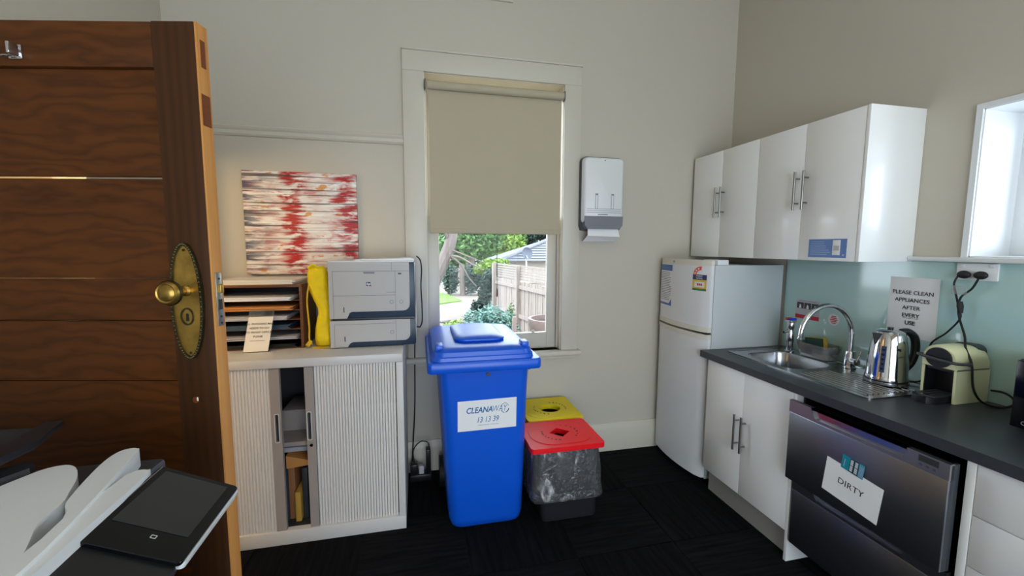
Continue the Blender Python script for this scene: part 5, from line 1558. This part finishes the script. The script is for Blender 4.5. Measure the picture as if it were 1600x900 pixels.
# paling fence with a lattice top
fa, fb = Vector((1.71, 9.25, 0)), Vector((2.40, 5.3, 0))
fd = (fb - fa)
flen = fd.length
fd.normalize()
fn = Vector((-fd.y, fd.x, 0))
if fn.x > 0: fn = -fn
FM = Matrix(((fd.x, fn.x, 0, fa.x), (fd.y, fn.y, 0, fa.y), (0, 0, 1, 0), (0, 0, 0, 1)))
fe = thing('paling_fence', 'weathered grey paling fence with slatted top beside the garden', 'fence', (fa + fb) / 2 + Vector((0, 0, GZ)))
npal = 42
pw = flen / npal
for k in range(npal):
    j = .012 * random.random()
    B(FM).box((k * pw + .004, j - .004, GZ), ((k + 1) * pw - .004, j + .014, .85 + .02 * random.random()), .002, 1).build('paling', 'paling', fe)
for k in range(6):
    z = .890 + k * .050
    B(FM).box((0, -.004, z), (flen, .012, z + .034)).build('top_slat', 'paling', fe)
for z in (.15, .72):
    B(FM).box((0, .016, z), (flen, .055, z + .07)).build('rail', 'paling', fe)
for k in range(4):
    B(FM).box((k * flen / 3.01, .02, GZ), (k * flen / 3.01 + .08, .10, 1.175)).build('post', 'paling', fe)
# neighbour's house: roof planes with tile courses
nh = thing('neighbour_house', 'neighbouring house with pale grey tiled hip roof', 'house', (9.0, 19.0, GZ))
B().box((4.3, 18.2, GZ), (13.0, 21.4, .95)).build('wall', 'house_wall', nh)
e0, e1, r0, r1 = Vector((3.45, 17.6, .90)), Vector((13.6, 17.6, .90)), Vector((7.2, 19.8, 2.22)), Vector((10.6, 19.8, 2.22))
e2, e3 = Vector((3.45, 21.9, .90)), Vector((13.6, 21.9, .90))
nc = 12
for k in range(nc):
    t0, t1 = k / nc, (k + 1) / nc
    a0, a1 = e0.lerp(r0, t0), e1.lerp(r1, t0)
    c0_, c1_ = e0.lerp(r0, t1), e1.lerp(r1, t1)
    up_n = Vector((0, -.5, .86)) * .045
    b2 = B()
    b2.loft([[a0 + up_n, a1 + up_n, a1 - up_n * .2, a0 - up_n * .2], [c0_, c1_, c1_ - up_n * .6, c0_ - up_n * .6]])
    b2.build('tile_course', 'roof_tile', nh)
b2 = B()
b2.quad(e0, r0, e2).quad(e1, e3, r1).bm.faces.new([b2.bm.verts.new(p) for p in (e2, r0, r1, e3)])
b2.build('roof_back', 'roof_tile', nh)
b2 = B().tube([e0 + Vector((0, 0, .06)), r0 + Vector((0, 0, .06))], .09, 8)
b2.tube([r0 + Vector((0, 0, .06)), r1 + Vector((0, 0, .06))], .09, 8)
b2.build('ridge_cap', 'roof_tile', nh)
sd = thing('satellite_dish', 'dark grey satellite dish on a pole above the neighbour roof', 'dish', (4.12, 15.8, GZ))
DMX = Matrix.Translation((4.12, 15.8, 1.27)) @ Matrix.Scale(.9, 4) @ Matrix.Rotation(math.radians(78), 4, 'X') @ Matrix.Rotation(math.radians(20), 4, 'Y')
B(DMX).lathe([(.02, .02), (.12, .025), (.22, .055), (.27, .085), (.268, .09), (.22, .065), (.12, .035), (.02, .03)], seg=24).build('reflector', 'dish', sd)
B().cyl((4.14, 15.86, GZ), (4.14, 15.86, 1.22), .03, seg=10).build('pole', 'paper_grey', sd)
B().tube([(4.12, 15.78, 1.2), (4.09, 15.45, 1.1)], .012, 6).build('feed_arm', 'paper_grey', sd)
# clay planter, stake
pl = thing('clay_planter', 'large round pale clay planter in front of the fence', 'planter', (1.90, 5.75, GZ))
B().lathe([(.24, GZ), (.29, .10), (.335, .36), (.355, .46), (.355, .50), (.31, .50), (.30, .46), (.29, .40)], (1.90, 5.75, 0), 36, cap=False).build('pot', 'pot', pl)
B().lathe([(.298, .43), (.05, .45)], (1.90, 5.75, 0), 30).build('soil', 'cab_dark', pl)
one('garden_stake', B().box((1.185, 5.2, GZ), (1.235, 5.25, .63), .004), 'pot', 'short pale pink post right of the rounded bush', 'post')
# white boundary wall far away on the left
one('far_garden_wall', B().box((-4, 18.2, GZ), (1.05, 18.4, .62), .02), 'white_wall_far', 'low white wall far beyond the lawn', 'wall')
